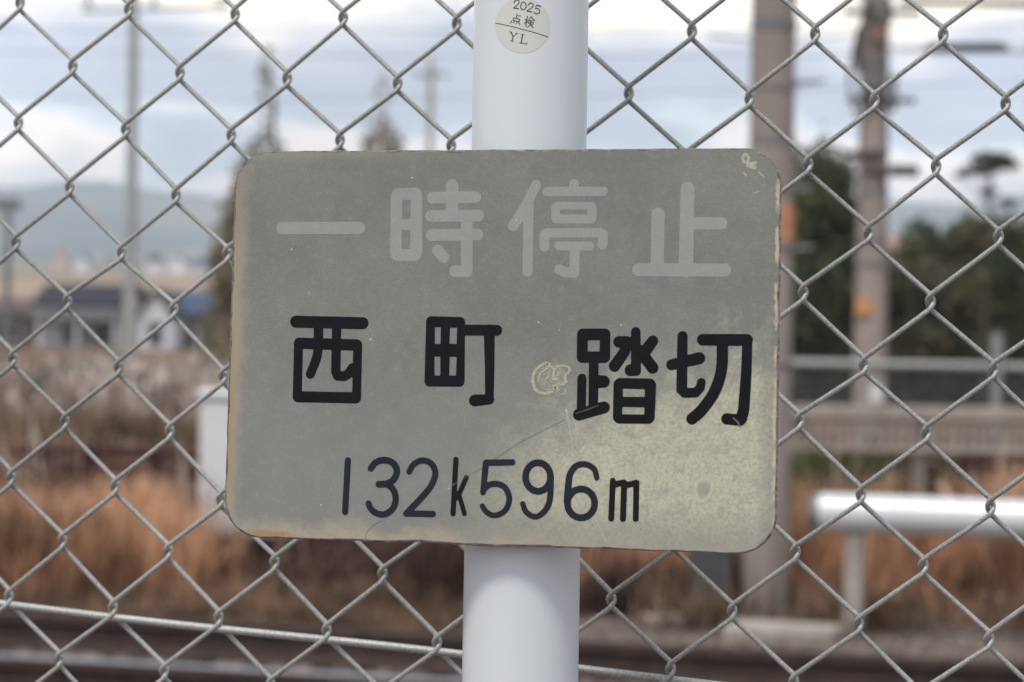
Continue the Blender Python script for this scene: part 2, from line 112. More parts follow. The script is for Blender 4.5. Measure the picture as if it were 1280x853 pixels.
SCRATCH=[('dark',[('s',[[-65.961,-100.983],[-65.97,-99.963],[-66.032,-98.945],[-65.988,-97.923],[-65.677,-96.892],[-65.034,-95.822],[-64.152,-94.726],[-63.109,-93.663],[-61.983,-92.694],[-60.736,-91.874],[-59.345,-91.159],[-57.915,-90.455],[-56.549,-89.671],[-55.273,-88.772],[-54.033,-87.81],[-52.808,-86.824],[-51.576,-85.851]],0.204,0.204)]),('dark',[('s',[[-13.388,-66.487],[-11.741,-65.55],[-10.096,-64.627],[-8.451,-63.679],[-6.81,-62.668],[-5.249,-61.619],[-3.742,-60.54],[-2.134,-59.37],[-0.271,-58.049],[1.987,-56.479],[4.524,-54.72],[7.11,-52.948],[9.518,-51.34],[11.575,-49.994],[13.44,-48.798],[15.382,-47.614],[17.669,-46.303],[20.574,-44.742],[23.886,-43.036],[27.144,-41.382],[29.89,-39.981],[31.916,-38.933],[33.496,-38.116],[34.898,-37.391],[36.388,-36.62]],0.183,0.183)]),('light',[('s',[[-21.213,-71.158],[-20.491,-70.733],[-19.769,-70.307],[-19.048,-69.882],[-18.327,-69.457]],0.204,0.204)]),('light',[('s',[[-15.037,-67.341],[-14.523,-67.023],[-14.009,-66.706],[-13.496,-66.388],[-12.982,-66.07]],0.204,0.204)]),('light',[('s',[[42.051,-33.283],[43.595,-32.749],[45.152,-32.215],[46.681,-31.682],[48.146,-31.15],[49.521,-30.62],[50.831,-30.092],[52.115,-29.565],[53.411,-29.037]],0.204,0.204)]),('light',[('s',[[38.969,-40.594],[39.33,-42.819],[39.685,-45.056],[40.052,-47.267],[40.449,-49.413],[40.859,-51.433],[41.278,-53.363],[41.75,-55.316],[42.315,-57.405],[42.989,-59.637],[43.749,-61.959],[44.575,-64.392],[45.449,-66.953],[46.402,-69.823],[47.431,-72.933],[48.469,-75.928],[49.448,-78.453],[50.355,-80.32],[51.223,-81.75],[52.061,-83.005],[52.876,-84.348],[53.658,-85.803],[54.407,-87.246],[55.144,-88.713],[55.889,-90.242],[56.645,-91.857],[57.403,-93.534],[58.161,-95.234],[58.918,-96.922]],0.265,0.265)]),('light',[('s',[[37.074,-31.769],[37.308,-32.753],[37.541,-33.725],[37.775,-34.722],[38.01,-35.781],[38.248,-36.928],[38.488,-38.138],[38.729,-39.373],[38.969,-40.594]],0.611,0.611)]),('light',[('s',[[121.714,-34.076],[122.241,-34.561],[122.78,-35.045],[123.294,-35.53],[123.746,-36.015],[124.111,-36.503],[124.414,-36.991],[124.692,-37.48],[124.983,-37.969]],0.448,0.448)]),('residue',[('s',[[25.519,-8.004],[24.325,-8.806],[23.131,-9.608],[22.092,-10.408],[21.265,-11.166],[20.593,-11.921],[20.061,-12.793],[19.656,-13.845],[19.39,-15.014],[19.287,-16.228],[19.38,-17.541],[19.636,-18.899],[19.968,-20.065],[20.319,-20.93],[20.747,-21.603],[21.342,-22.178],[22.184,-22.701],[23.191,-23.126],[24.219,-23.408],[25.265,-23.516],[26.331,-23.481],[27.273,-23.354],[28.001,-23.119],[28.605,-22.793],[29.209,-22.466]],0.811,0.811),('s',[[27.751,-9.68],[28.487,-9.982],[29.223,-10.285],[29.953,-10.416],[30.643,-10.242],[31.327,-9.898],[32.11,-9.614],[33.081,-9.447],[34.151,-9.341],[35.151,-9.354],[36.066,-9.53],[36.912,-9.825],[37.566,-10.171],[37.982,-10.548],[38.207,-10.976],[38.254,-11.44],[38.068,-11.946],[37.705,-12.489],[37.342,-13.032]],0.624,0.624),('s',[[30.491,-10.92],[30.286,-11.777],[30.082,-12.635],[29.954,-13.491],[29.914,-14.437],[29.95,-15.382],[30.115,-16.05],[30.466,-16.256],[30.945,-16.184],[31.424,-16.113]],0.748,0.748),('s',[[36.135,-13.392],[36.059,-14.278],[35.982,-15.163],[35.99,-15.953],[36.237,-16.596],[36.568,-17.143],[36.603,-17.648],[36.137,-18.145],[35.376,-18.6],[34.553,-18.961],[33.613,-19.119],[32.612,-19.184],[31.954,-19.432],[31.891,-20.018],[32.171,-20.787],[32.451,-21.556]],0.686,0.686),('s',[[25.519,-8.004],[26.148,-7.939],[26.777,-7.874],[27.265,-7.978],[27.615,-8.337],[27.824,-8.864],[27.745,-9.467],[27.247,-10.147],[26.46,-10.903],[25.624,-11.636],[24.744,-12.236],[23.814,-12.813],[23.059,-13.601],[22.615,-14.748],[22.347,-16.106],[22.079,-17.464]],0.468,0.468),('s',[[25.767,-16.548],[27.462,-14.812]],0.374,0.374),('s',[[36.147,-21.491],[36.334,-22.013],[36.521,-22.535],[36.493,-22.976],[36.107,-23.281],[35.506,-23.505],[34.906,-23.728]],0.405,0.405),('s',[[24.606,-21.693],[28.098,-21.718]],0.218,0.218),('s',[[32.63,-12.594],[31.397,-15.175]],0.374,0.374),('s',[[33.647,-17.697],[32.915,-18.049],[32.183,-18.401],[31.501,-18.8],[30.821,-19.301],[30.192,-19.849],[29.802,-20.322],[29.795,-20.654],[30.028,-20.911],[30.262,-21.168]],0.374,0.374)]),('chip',[('s',[[124.316,97.748],[123.914,97.051],[123.512,96.354],[123.31,95.677],[123.416,94.957],[123.721,94.256],[124.104,93.786],[124.576,93.622],[125.127,93.689],[125.602,93.966],[126.012,94.53],[126.346,95.304],[126.419,96.037],[126.08,96.633],[125.48,97.189],[124.879,97.744]],0.665,0.665),('s',[[126.005,92.72],[129.667,93.304]],0.832,0.832),('s',[[126.173,91.889],[129.415,91.12]],0.943,0.943)]),('nick',[('s',[[131.45,88.85],[134.313,86.204]],0.305,0.305),('s',[[124.079,88.202],[125.382,86.991]],0.36,0.36),('s',[[129.622,78.316],[131.851,79.063]],0.25,0.25)]),('ringmark',[('s',[[107.455,-63.922],[108.646,-64.314],[109.836,-64.706],[110.781,-65.318],[111.435,-66.246],[111.844,-67.394],[111.907,-68.699],[111.53,-70.302],[110.807,-72.063],[109.926,-73.499],[108.876,-74.544],[107.668,-75.265],[106.528,-75.375],[105.445,-74.631],[104.43,-73.274],[103.744,-71.743],[103.458,-70.03],[103.502,-68.142],[103.919,-66.54],[104.849,-65.476],[106.152,-64.699],[107.455,-63.922]],0.72,0.72),('s',[[102.423,-72.968],[103.18,-73.953],[103.937,-74.937],[104.735,-75.574],[105.602,-75.632],[106.511,-75.342],[107.419,-75.053]],0.665,0.665)])]
STICKER=[
('2','ink',[('s',[[-9.299,-7.361],[-9.203,-7.239],[-9.112,-7.111],[-9.024,-6.98],[-8.934,-6.85],[-8.84,-6.726],[-8.739,-6.611],[-8.627,-6.511],[-8.501,-6.429],[-8.354,-6.359],[-8.188,-6.295],[-8.008,-6.239],[-7.822,-6.196],[-7.638,-6.168],[-7.461,-6.159],[-7.3,-6.173],[-7.16,-6.212],[-7.031,-6.281],[-6.9,-6.377],[-6.774,-6.497],[-6.661,-6.635],[-6.568,-6.787],[-6.501,-6.949],[-6.468,-7.116],[-6.476,-7.284],[-6.529,-7.46],[-6.624,-7.652],[-6.753,-7.855],[-6.909,-8.064],[-7.084,-8.275],[-7.271,-8.484],[-7.462,-8.684],[-7.65,-8.872],[-7.843,-9.048],[-8.051,-9.217],[-8.271,-9.379],[-8.5,-9.538],[-8.734,-9.694],[-8.969,-9.849],[-9.203,-10.005],[-9.432,-10.163]],0.282,0.217),('s',[[-9.431,-10.207],[-6.861,-10.694]],0.282,0.282)]),
('0','ink',[('s',[[-4.059,-7.195],[-2.952,-8.298],[-2.882,-9.832],[-3.731,-11.143],[-4.866,-11.262],[-5.674,-10.24],[-5.612,-8.707],[-4.93,-7.491],[-4.059,-7.195]],0.26,0.26)]),
('2','ink',[('s',[[-1.771,-8.822],[-1.667,-8.692],[-1.569,-8.55],[-1.471,-8.404],[-1.374,-8.26],[-1.272,-8.125],[-1.165,-8.008],[-1.048,-7.913],[-0.92,-7.85],[-0.772,-7.816],[-0.602,-7.803],[-0.42,-7.81],[-0.233,-7.836],[-0.051,-7.878],[0.119,-7.936],[0.266,-8.008],[0.383,-8.093],[0.478,-8.198],[0.562,-8.326],[0.631,-8.474],[0.684,-8.635],[0.717,-8.804],[0.727,-8.977],[0.71,-9.149],[0.663,-9.314],[0.582,-9.477],[0.465,-9.643],[0.321,-9.812],[0.154,-9.982],[-0.029,-10.152],[-0.222,-10.321],[-0.419,-10.488],[-0.614,-10.651],[-0.814,-10.811],[-1.027,-10.969],[-1.25,-11.125],[-1.481,-11.279],[-1.715,-11.432],[-1.951,-11.585],[-2.185,-11.738],[-2.414,-11.891]],0.282,0.217),('s',[[-2.413,-11.935],[0.021,-12.394]],0.282,0.282)]),
('5','ink',[('s',[[4.494,-9.272],[2.479,-8.914]],0.304,0.304),('s',[[2.394,-9.004],[1.9,-10.685]],0.174,0.174),('s',[[1.9,-10.685],[2.077,-10.672],[2.261,-10.647],[2.447,-10.618],[2.632,-10.59],[2.812,-10.572],[2.984,-10.569],[3.145,-10.589],[3.291,-10.638],[3.428,-10.72],[3.563,-10.832],[3.69,-10.966],[3.807,-11.115],[3.91,-11.275],[3.995,-11.437],[4.058,-11.595],[4.096,-11.744],[4.109,-11.892],[4.099,-12.048],[4.07,-12.209],[4.022,-12.369],[3.957,-12.523],[3.877,-12.666],[3.783,-12.794],[3.678,-12.901],[3.552,-12.991],[3.399,-13.07],[3.226,-13.137],[3.042,-13.191],[2.853,-13.231],[2.667,-13.256],[2.491,-13.265],[2.333,-13.257],[2.191,-13.225],[2.057,-13.169],[1.93,-13.093],[1.808,-13.004],[1.688,-12.908],[1.569,-12.809],[1.448,-12.714],[1.324,-12.629]],0.217,0.282)]),
('点','ink',[('s',[[-7.484,-13.262],[-7.804,-15.444]],0.239,0.239),('s',[[-7.465,-14.359],[-5.471,-14.407]],0.195,0.195),('s',[[-9.34,-15.343],[-6.103,-16.147],[-6.347,-17.369],[-9.59,-16.647],[-9.34,-15.343]],0.217,0.217),('s',[[-10.226,-16.881],[-10.946,-17.942]],0.26,0.26),('s',[[-9.033,-17.284],[-9.201,-18.023]],0.26,0.26),('s',[[-7.766,-17.637],[-7.53,-18.389]],0.26,0.26),('s',[[-6.61,-17.538],[-5.968,-18.867]],0.26,0.26)]),
('検','ink',[('s',[[-2.107,-14.65],[-2.892,-19.688]],0.26,0.26),('s',[[-3.558,-16.27],[-1.204,-16.834]],0.195,0.195),('s',[[-2.588,-17.06],[-3.65,-18.591]],0.195,0.195),('s',[[-2.413,-17.148],[-1.618,-18.02]],0.195,0.195),('s',[[-0.198,-14.851],[-1.511,-16.618]],0.195,0.195),('s',[[-0.198,-14.851],[1.57,-17.002]],0.26,0.26),('s',[[-0.946,-16.744],[0.792,-17.109]],0.174,0.174),('s',[[-1.194,-17.491],[1.064,-17.891],[0.82,-18.86],[-1.526,-18.37],[-1.194,-17.491]],0.195,0.195),('s',[[-0.339,-16.824],[-0.559,-19.235],[-2.1,-20.343]],0.217,0.217),('s',[[-0.389,-19.014],[0.848,-20.523]],0.26,0.26)]),
('Y','ink',[('s',[[-10.769,-22.556],[-9.35,-25.029]],0.304,0.304),('s',[[-7.397,-23.475],[-9.35,-25.029]],0.174,0.174),('s',[[-9.35,-25.029],[-9.949,-27.239]],0.282,0.282),('s',[[-11.422,-22.435],[-9.937,-22.814]],0.152,0.152),('s',[[-7.981,-23.282],[-6.772,-23.579]],0.152,0.152),('s',[[-10.687,-27.118],[-9.215,-27.532]],0.152,0.152)]),
('L','ink',[('s',[[-4.429,-24.145],[-5.1,-28.514]],0.304,0.304),('s',[[-5.179,-23.873],[-3.599,-24.239]],0.152,0.152),('s',[[-5.983,-28.325],[-2.388,-29.098],[-2.053,-28.353]],0.195,0.195)]),
('line','ink',[('s',[[-19.806,-17.255],[-14.353,-18.698],[-9.165,-20.085],[-4.695,-21.384],[-0.331,-22.515],[4.031,-23.704],[8.721,-24.976]],0.195,0.195)]),
]
STICKER_RIM=[[9.978,-18.889],[9.881,-20.772],[9.529,-22.642],[8.931,-24.465],[8.101,-26.206],[7.059,-27.832],[5.827,-29.311],[4.429,-30.615],[2.891,-31.717],[1.236,-32.595],[-0.51,-33.231],[-2.325,-33.613],[-4.184,-33.732],[-6.064,-33.585],[-7.94,-33.174],[-9.788,-32.506],[-11.581,-31.593],[-13.29,-30.453],[-14.883,-29.108],[-16.327,-27.585],[-17.586,-25.915],[-18.625,-24.131],[-19.409,-22.27],[-19.91,-20.37],[-20.107,-18.466],[-19.993,-16.594],[-19.572,-14.785],[-18.86,-13.07],[-17.886,-11.472],[-16.681,-10.014],[-15.281,-8.715],[-13.722,-7.591],[-12.039,-6.657],[-10.264,-5.925],[-8.426,-5.402],[-6.552,-5.096],[-4.668,-5.012],[-2.799,-5.149],[-0.969,-5.507],[0.799,-6.082],[2.482,-6.866],[4.053,-7.85],[5.49,-9.02],[6.767,-10.361],[7.859,-11.855],[8.744,-13.48],[9.403,-15.212],[9.817,-17.025]]

# ------------------------------------------------------------------ helpers
COL = scene.collection
def tag(o, label=None, cat=None, group=None, kind=None):
    for k, v in (('label', label), ('category', cat), ('group', group), ('kind', kind)):
        if v: o[k] = v
    return o
def link(o, parent=None):
    COL.objects.link(o)
    if parent is not None: o.parent = parent
    return o
def empty(name, loc=(0, 0, 0), rz=0, mat=None):
    o = bpy.data.objects.new(name, None); o.empty_display_size = .1; link(o)
    if mat is not None: o.matrix_world = mat
    else: o.location = loc; o.rotation_euler = (0, 0, rz)
    return o
def mesh(name, verts, faces, m=None, parent=None, smooth=False, loc=None):
    me = bpy.data.meshes.new(name)
    me.from_pydata([tuple(v) for v in verts], [], faces); me.update()
    if smooth: me.polygons.foreach_set('use_smooth', [True]*len(me.polygons))
    if m: me.materials.append(m)
    o = link(bpy.data.objects.new(name, me), parent)
    if loc is not None: o.location = loc
    return o
def quads(name, V, m, parent=None, mats=None, midx=None, smooth=False):   # V: (n,4,3) array of loose quads
    n = len(V); me = bpy.data.meshes.new(name)
    me.vertices.add(n*4); me.vertices.foreach_set('co', np.asarray(V, np.float32).reshape(-1))
    me.loops.add(n*4); me.loops.foreach_set('vertex_index', np.arange(n*4, dtype=np.int32))
    me.polygons.add(n); me.polygons.foreach_set('loop_start', np.arange(0, n*4, 4, dtype=np.int32))
    me.update(calc_edges=True)
    for mm in (mats or [m]): me.materials.append(mm)
    if midx is not None: me.polygons.foreach_set('material_index', np.asarray(midx, np.int32))
    return link(bpy.data.objects.new(name, me), parent)
class MB:
    def __init__(s): s.v = []; s.f = []
    def add(s, vs, fs):
        n = len(s.v); s.v += [tuple(v) for v in vs]; s.f += [tuple(i+n for i in f) for f in fs]; return s
    def box(s, x0, x1, y0, y1, z0, z1, M=None):
        vs = [Vector((x, y, z)) for x in (x0, x1) for y in (y0, y1) for z in (z0, z1)]
        if M is not None: vs = [M @ v for v in vs]
        return s.add(vs, [(0, 1, 3, 2), (4, 6, 7, 5), (0, 4, 5, 1), (2, 3, 7, 6), (0, 2, 6, 4), (1, 5, 7, 3)])
    def bbox(s, x0, x1, y0, y1, z0, z1, b=.01, M=None):      # box with chamfered edges
        vs = []
        X, Y, Z = (x0, x1), (y0, y1), (z0, z1); idx = {}
        for i in (0, 1):
            for j in (0, 1):
                for k in (0, 1):
                    sx, sy, sz = (1, -1)[i], (1, -1)[j], (1, -1)[k]
                    for a in range(3):
                        p = Vector((X[i]+(0 if a == 0 else b*sx), Y[j]+(0 if a == 1 else b*sy), Z[k]+(0 if a == 2 else b*sz)))
                        idx[(i, j, k, a)] = len(vs); vs.append(M @ p if M is not None else p)
        fs = []
        for a in range(3):
            o1, o2 = [q for q in range(3) if q != a]
            for e in (0, 1):
                r = []
                for (p, q) in ((0, 0), (1, 0), (1, 1), (0, 1)):
                    c = [0, 0, 0]; c[a] = e; c[o1] = p; c[o2] = q; r.append(idx[(*c, a)])
                fs.append(tuple(r))
        for a in range(3):
            o1, o2 = [q for q in range(3) if q != a]
            for p in (0, 1):
                for q in (0, 1):
                    c0 = [0, 0, 0]; c0[o1] = p; c0[o2] = q; c1 = list(c0); c1[a] = 1
                    fs.append((idx[(*c0, o1)], idx[(*c1, o1)], idx[(*c1, o2)], idx[(*c0, o2)]))
        for i in (0, 1):
            for j in (0, 1):
                for k in (0, 1): fs.append(tuple(idx[(i, j, k, a)] for a in range(3)))
        return s.add(vs, fs)
    def tube(s, pts, r, n=8, caps=True):
        pts = [Vector(p) for p in pts]; rs = r if isinstance(r, (list, tuple)) else [r]*len(pts)
        base = len(s.v); up = None
        for i, p in enumerate(pts):
            t = (pts[min(i+1, len(pts)-1)]-pts[max(i-1, 0)]).normalized()
            if up is None:
                up = t.orthogonal().normalized()
            up = (up - t*up.dot(t)).normalized(); b = t.cross(up)
            for k in range(n):
                a = 2*math.pi*k/n; s.v.append(tuple(p+(up*math.cos(a)+b*math.sin(a))*rs[i]))
        for i in range(len(pts)-1):
            for k in range(n):
                k2 = (k+1) % n
                s.f.append((base+i*n+k, base+i*n+k2, base+(i+1)*n+k2, base+(i+1)*n+k))
        if caps:
            s.f.append(tuple(base+k for k in range(n))[::-1]); e = base+(len(pts)-1)*n
            s.f.append(tuple(e+k for k in range(n)))
        return s
    def build(s, name, m, parent=None, smooth=False): return mesh(name, s.v, s.f, m, parent, smooth)
def smooth_angle(o, deg=35):
    me = o.data; me.polygons.foreach_set('use_smooth', [True]*len(me.polygons))
    try: me.set_sharp_from_angle(angle=R_(deg))
    except Exception: pass
    return o

# ------------------------------------------------------------------ materials
def principled(name):
    m = bpy.data.materials.new(name); m.use_nodes = True
    return m, m.node_tree, m.node_tree.nodes['Principled BSDF']
def mat(name, c1, c2=None, scale=8, rough=.7, metal=0, bump=0, detail=5, stretch=(1, 1, 1), c3=None, spread=(.35, .65), coat=0, coord='Object', bscale=None, spec=.2):
    m, t, p = principled(name)
    p.inputs['Roughness'].default_value = rough; p.inputs['Metallic'].default_value = metal; p.inputs['Coat Weight'].default_value = coat
    p.inputs['Specular IOR Level'].default_value = spec
    if c2 is None: c2 = tuple(x*.8 for x in c1)
    tc_ = nd(t, 'ShaderNodeTexCoord'); mp_ = nd(t, 'ShaderNodeMapping'); mp_.inputs['Scale'].default_value = stretch
    t.links.new(tc_.outputs[coord], mp_.inputs[0])
    n_ = nd(t, 'ShaderNodeTexNoise', ins={'Scale': scale, 'Detail': detail, 'Roughness': .6}); t.links.new(mp_.outputs[0], n_.inputs['Vector'])
    r_ = nd(t, 'ShaderNodeValToRGB'); e = r_.color_ramp.elements
    e[0].position, e[1].position = spread; e[0].color = (*c1, 1); e[1].color = (*c2, 1)
    if c3: x = e.new((spread[0]+spread[1])/2); x.color = (*c3, 1)
    t.links.new(n_.outputs['Fac'], r_.inputs[0]); t.links.new(r_.outputs[0], p.inputs['Base Color'])
    if bump:
        n2 = nd(t, 'ShaderNodeTexNoise', ins={'Scale': bscale or scale*4, 'Detail': 4.0}); t.links.new(mp_.outputs[0], n2.inputs['Vector'])
        b_ = nd(t, 'ShaderNodeBump', ins={'Strength': min(1, bump), 'Distance': .01}); t.links.new(n2.outputs['Fac'], b_.inputs['Height']); t.links.new(b_.outputs[0], p.inputs['Normal'])
    return m
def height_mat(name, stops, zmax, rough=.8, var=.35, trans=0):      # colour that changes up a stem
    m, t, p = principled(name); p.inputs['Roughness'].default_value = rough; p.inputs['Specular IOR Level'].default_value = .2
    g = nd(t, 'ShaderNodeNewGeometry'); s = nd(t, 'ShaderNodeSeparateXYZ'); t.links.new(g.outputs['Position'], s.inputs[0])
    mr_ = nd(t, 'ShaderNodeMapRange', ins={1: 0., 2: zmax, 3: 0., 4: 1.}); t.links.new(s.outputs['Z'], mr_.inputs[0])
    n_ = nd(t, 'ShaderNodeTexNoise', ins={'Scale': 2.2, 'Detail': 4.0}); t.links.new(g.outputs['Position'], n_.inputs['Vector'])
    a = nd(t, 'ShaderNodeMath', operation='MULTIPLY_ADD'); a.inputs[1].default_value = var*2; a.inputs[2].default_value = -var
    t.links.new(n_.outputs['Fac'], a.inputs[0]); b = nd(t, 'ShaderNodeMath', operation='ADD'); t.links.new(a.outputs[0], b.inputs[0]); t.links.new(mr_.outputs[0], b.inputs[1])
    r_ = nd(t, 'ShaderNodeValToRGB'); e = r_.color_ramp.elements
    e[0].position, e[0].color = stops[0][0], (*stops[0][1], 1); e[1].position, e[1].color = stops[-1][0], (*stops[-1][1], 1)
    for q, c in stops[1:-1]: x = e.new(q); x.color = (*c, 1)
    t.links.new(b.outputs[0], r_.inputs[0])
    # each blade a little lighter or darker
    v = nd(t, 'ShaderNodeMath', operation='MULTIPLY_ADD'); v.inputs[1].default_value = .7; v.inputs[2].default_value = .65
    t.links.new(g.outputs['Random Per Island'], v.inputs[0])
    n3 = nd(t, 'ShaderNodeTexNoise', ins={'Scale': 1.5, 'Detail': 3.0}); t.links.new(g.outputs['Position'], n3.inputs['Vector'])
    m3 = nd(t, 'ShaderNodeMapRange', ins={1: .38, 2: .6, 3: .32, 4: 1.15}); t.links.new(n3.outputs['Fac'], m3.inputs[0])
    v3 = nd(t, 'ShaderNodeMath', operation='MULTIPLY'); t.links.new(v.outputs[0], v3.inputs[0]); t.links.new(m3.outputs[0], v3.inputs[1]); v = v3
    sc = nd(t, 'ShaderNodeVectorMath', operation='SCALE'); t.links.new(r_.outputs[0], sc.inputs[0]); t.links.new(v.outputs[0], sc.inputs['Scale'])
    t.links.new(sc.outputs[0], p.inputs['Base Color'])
    return m
def leaf_mat(name, c1, c2, scale=1.2):
    m, t, p = principled(name); p.inputs['Roughness'].default_value = .7; p.inputs['Specular IOR Level'].default_value = .25
    g = nd(t, 'ShaderNodeNewGeometry')
    n_ = nd(t, 'ShaderNodeTexNoise', ins={'Scale': scale, 'Detail': 3.0}); t.links.new(g.outputs['Position'], n_.inputs['Vector'])
    a = nd(t, 'ShaderNodeMath', operation='MULTIPLY_ADD'); a.inputs[1].default_value = .4; t.links.new(g.outputs['Random Per Island'], a.inputs[0])
    b = nd(t, 'ShaderNodeMath', operation='SUBTRACT'); b.inputs[1].default_value = .2; t.links.new(n_.outputs['Fac'], b.inputs[0]); t.links.new(b.outputs[0], a.inputs[2])
    r_ = nd(t, 'ShaderNodeValToRGB'); e = r_.color_ramp.elements; e[0].position, e[1].position = .3, .7; e[0].color = (*c1, 1); e[1].color = (*c2, 1)
    t.links.new(a.outputs[0], r_.inputs[0]); t.links.new(r_.outputs[0], p.inputs['Base Color'])
    return m
M = {}
M['steel'] = mat('galvanised_steel', (.42, .42, .40), (.30, .30, .285), 60, .5, .55, .15)
M['white_paint'] = mat('white_paint', (.70, .71, .72), (.62, .63, .64), 5, .35, spread=(.4, .9), coat=.3, spec=.5)
M['concrete'] = mat('weathered_concrete', (.38, .32, .28), (.26, .22, .195), 3, .85, bump=.3, stretch=(1, 1, .25))
M['concrete_lt'] = mat('pale_concrete', (.42, .37, .33), (.30, .26, .23), 6, .85, bump=.3)
M['orange'] = mat('orange_band', (.66, .30, .15), (.55, .25, .13), 20, .6)
M['orange_pale'] = mat('faded_orange_band', (.66, .32, .14), (.55, .27, .12), 20, .6)
M['dark_metal'] = mat('dark_fittings', (.05, .05, .05), (.09, .085, .08), 10, .6)
M['equip'] = mat('weathered_equipment', (.22, .21, .195), (.15, .14, .13), 6, .6)
M['grey_metal'] = mat('grey_fittings', (.25, .25, .25), (.17, .17, .17), 10, .5, .3)
M['box_white'] = mat('cabinet_paint', (.78, .78, .77), (.72, .72, .72), 4, .45)
M['box_grey'] = mat('grey_box_paint', (.10, .10, .105), (.07, .07, .07), 6, .6)
M['maroon'] = mat('maroon_steel', (.075, .022, .02), (.045, .018, .018), 6, .6, bump=.2)
M['rust_dark'] = mat('rusty_rail_side', (.085, .056, .048), (.05, .035, .030), 14, .8, bump=.5)
M['rail_top'] = mat('worn_rail_top', (.36, .35, .38), (.27, .26, .29), 9, .4, .6, stretch=(.3, 1, 1))
M['sleeper'] = mat('old_sleeper', (.09, .07, .06), (.05, .04, .035), 12, .9, bump=.5)
M['bark'] = mat('bark', (.10, .075, .055), (.05, .04, .03), 8, .9, bump=.6, stretch=(1, 1, .3))
M['roof_dark'] = mat('dark_roof_tiles', (.012, .012, .016), (.02, .02, .024), 2, .6)
M['roof_blue'] = mat('blue_metal_roof', (.05, .075, .14), (.04, .055, .10), 2, .5)
M['roof_red'] = mat('dull_red_roof', (.46, .28, .24), (.28, .15, .12), 1.2, .6)
M['wall_white'] = mat('white_render', (.72, .72, .74), (.62, .62, .64), 1.5, .8)
M['wall_beige'] = mat('beige_render', (.50, .42, .36), (.42, .35, .30), 1.5, .8)
M['wall_ochre'] = mat('ochre_boards', (.36, .24, .13), (.28, .18, .10), 2, .8)
M['glass'] = mat('window_glass', (.03, .035, .045), (.05, .055, .06), 3, .15, spec=.5)
M['wire_black'] = mat('cable_sheath', (.03, .03, .03), (.04, .04, .04), 5, .6)
M['brick'] = mat('brown_wall', (.14, .09, .075), (.10, .07, .06), 3, .8)

# ------------------------------------------------------------------ terrain, one sheet to the horizon
def terrain_h(x, y):
    r = math.hypot(x, y); a = math.atan2(x, y)
    def sm(e0, e1, v): v = min(1, max(0, (v-e0)/(e1-e0))); return v*v*(3-2*v)
    h = 9.5*sm(230, 420, r) + 22*sm(500, 1300, r)
    k = .5+.5*math.cos(a)
    ridge = 112 + 16*math.sin(a*9+1.0) + 9*math.sin(a*23+.4) + 5*math.sin(a*61) + 2.5*math.sin(a*140+2)
    h += ridge*sm(1300, 2700, r)*(.55+.45*k)
    h += 12*math.sin(x*.006+1)*math.sin(y*.0047)*sm(900, 1700, r)
    return h
def make_ground():
    radii = [0, 2, 4, 6, 8, 10, 12, 14, 17, 20, 25, 30, 40, 55, 75, 100, 140, 190, 230, 270, 310, 350, 390, 430, 520, 640, 800, 950, 1100, 1250, 1400, 1550, 1700, 1850, 2000, 2150, 2300, 2450, 2600, 2750, 3000, 3400, 4200]
    na = 360; vs = [(0, 0, 0)]; fs = []
    for r in radii[1:]:
        for k in range(na):
            a = 2*math.pi*k/na; x, y = r*math.sin(a), r*math.cos(a)
            vs.append((x, y, terrain_h(x, y)))
    for k in range(na): fs.append((0, 1+(k+1) % na, 1+k))
    for i in range(len(radii)-2):
        for k in range(na):
            a, b = 1+i*na+k, 1+i*na+(k+1) % na
            fs.append((a, b, b+na, a+na))
    o = mesh('ground', vs, fs, None, smooth=True)
    m, t, p = principled('ground_cover'); p.inputs['Roughness'].default_value = .95; p.inputs['Specular IOR Level'].default_value = .1
    g = nd(t, 'ShaderNodeNewGeometry'); ln = nd(t, 'ShaderNodeVectorMath', operation='LENGTH'); t.links.new(g.outputs['Position'], ln.inputs[0])
    def noise(sc, det=5.):
        n_ = nd(t, 'ShaderNodeTexNoise', ins={'Scale': sc, 'Detail': det, 'Roughness': .6}); t.links.new(g.outputs['Position'], n_.inputs['Vector']); return n_.outputs['Fac']
    def ramp(src, *st):
        r_ = nd(t, 'ShaderNodeValToRGB'); e = r_.color_ramp.elements
        e[0].position, e[0].color = st[0][0], (*st[0][1], 1); e[1].position, e[1].color = st[-1][0], (*st[-1][1], 1)
        for q, c in st[1:-1]: x = e.new(q); x.color = (*c, 1)
        t.links.new(src, r_.inputs[0]); return r_.outputs[0]
    def mix(f, a, b):
        x = nd(t, 'ShaderNodeMix', data_type='RGBA'); t.links.new(f, x.inputs[0]); t.links.new(a, x.inputs[6]); t.links.new(b, x.inputs[7]); return x.outputs[2]
    def mr_(a, b):
        x = nd(t, 'ShaderNodeMapRange', ins={1: a, 2: b, 3: 0., 4: 1.}); t.links.new(ln.outputs['Value'], x.inputs[0]); return x.outputs[0]
    gravel = ramp(noise(18), (.3, (.07, .055, .045)), (.5, (.135, .105, .088)), (.7, (.22, .18, .15)))
    dry = ramp(noise(.9), (.3, (.07, .05, .03)), (.5, (.16, .10, .06)), (.7, (.22, .15, .10)))
    far = ramp(noise(.012), (.35, (.24, .18, .12)), (.5, (.36, .26, .18)), (.65, (.16, .16, .08)))
    hill = ramp(noise(.006, 8.), (.35, (.05, .07, .07)), (.5, (.08, .105, .085)), (.62, (.20, .19, .13)))
    c = mix(mr_(12.3, 13.2), gravel, dry); c = mix(mr_(120., 260.), c, far); c = mix(mr_(600., 1200.), c, hill)
    t.links.new(c, p.inputs['Base Color'])
    b_ = nd(t, 'ShaderNodeBump', ins={'Strength': .6, 'Distance': .02}); t.links.new(noise(40), b_.inputs['Height']); t.links.new(b_.outputs[0], p.inputs['Normal'])
    o.data.materials.append(m); tag(o, kind='structure')
make_ground()

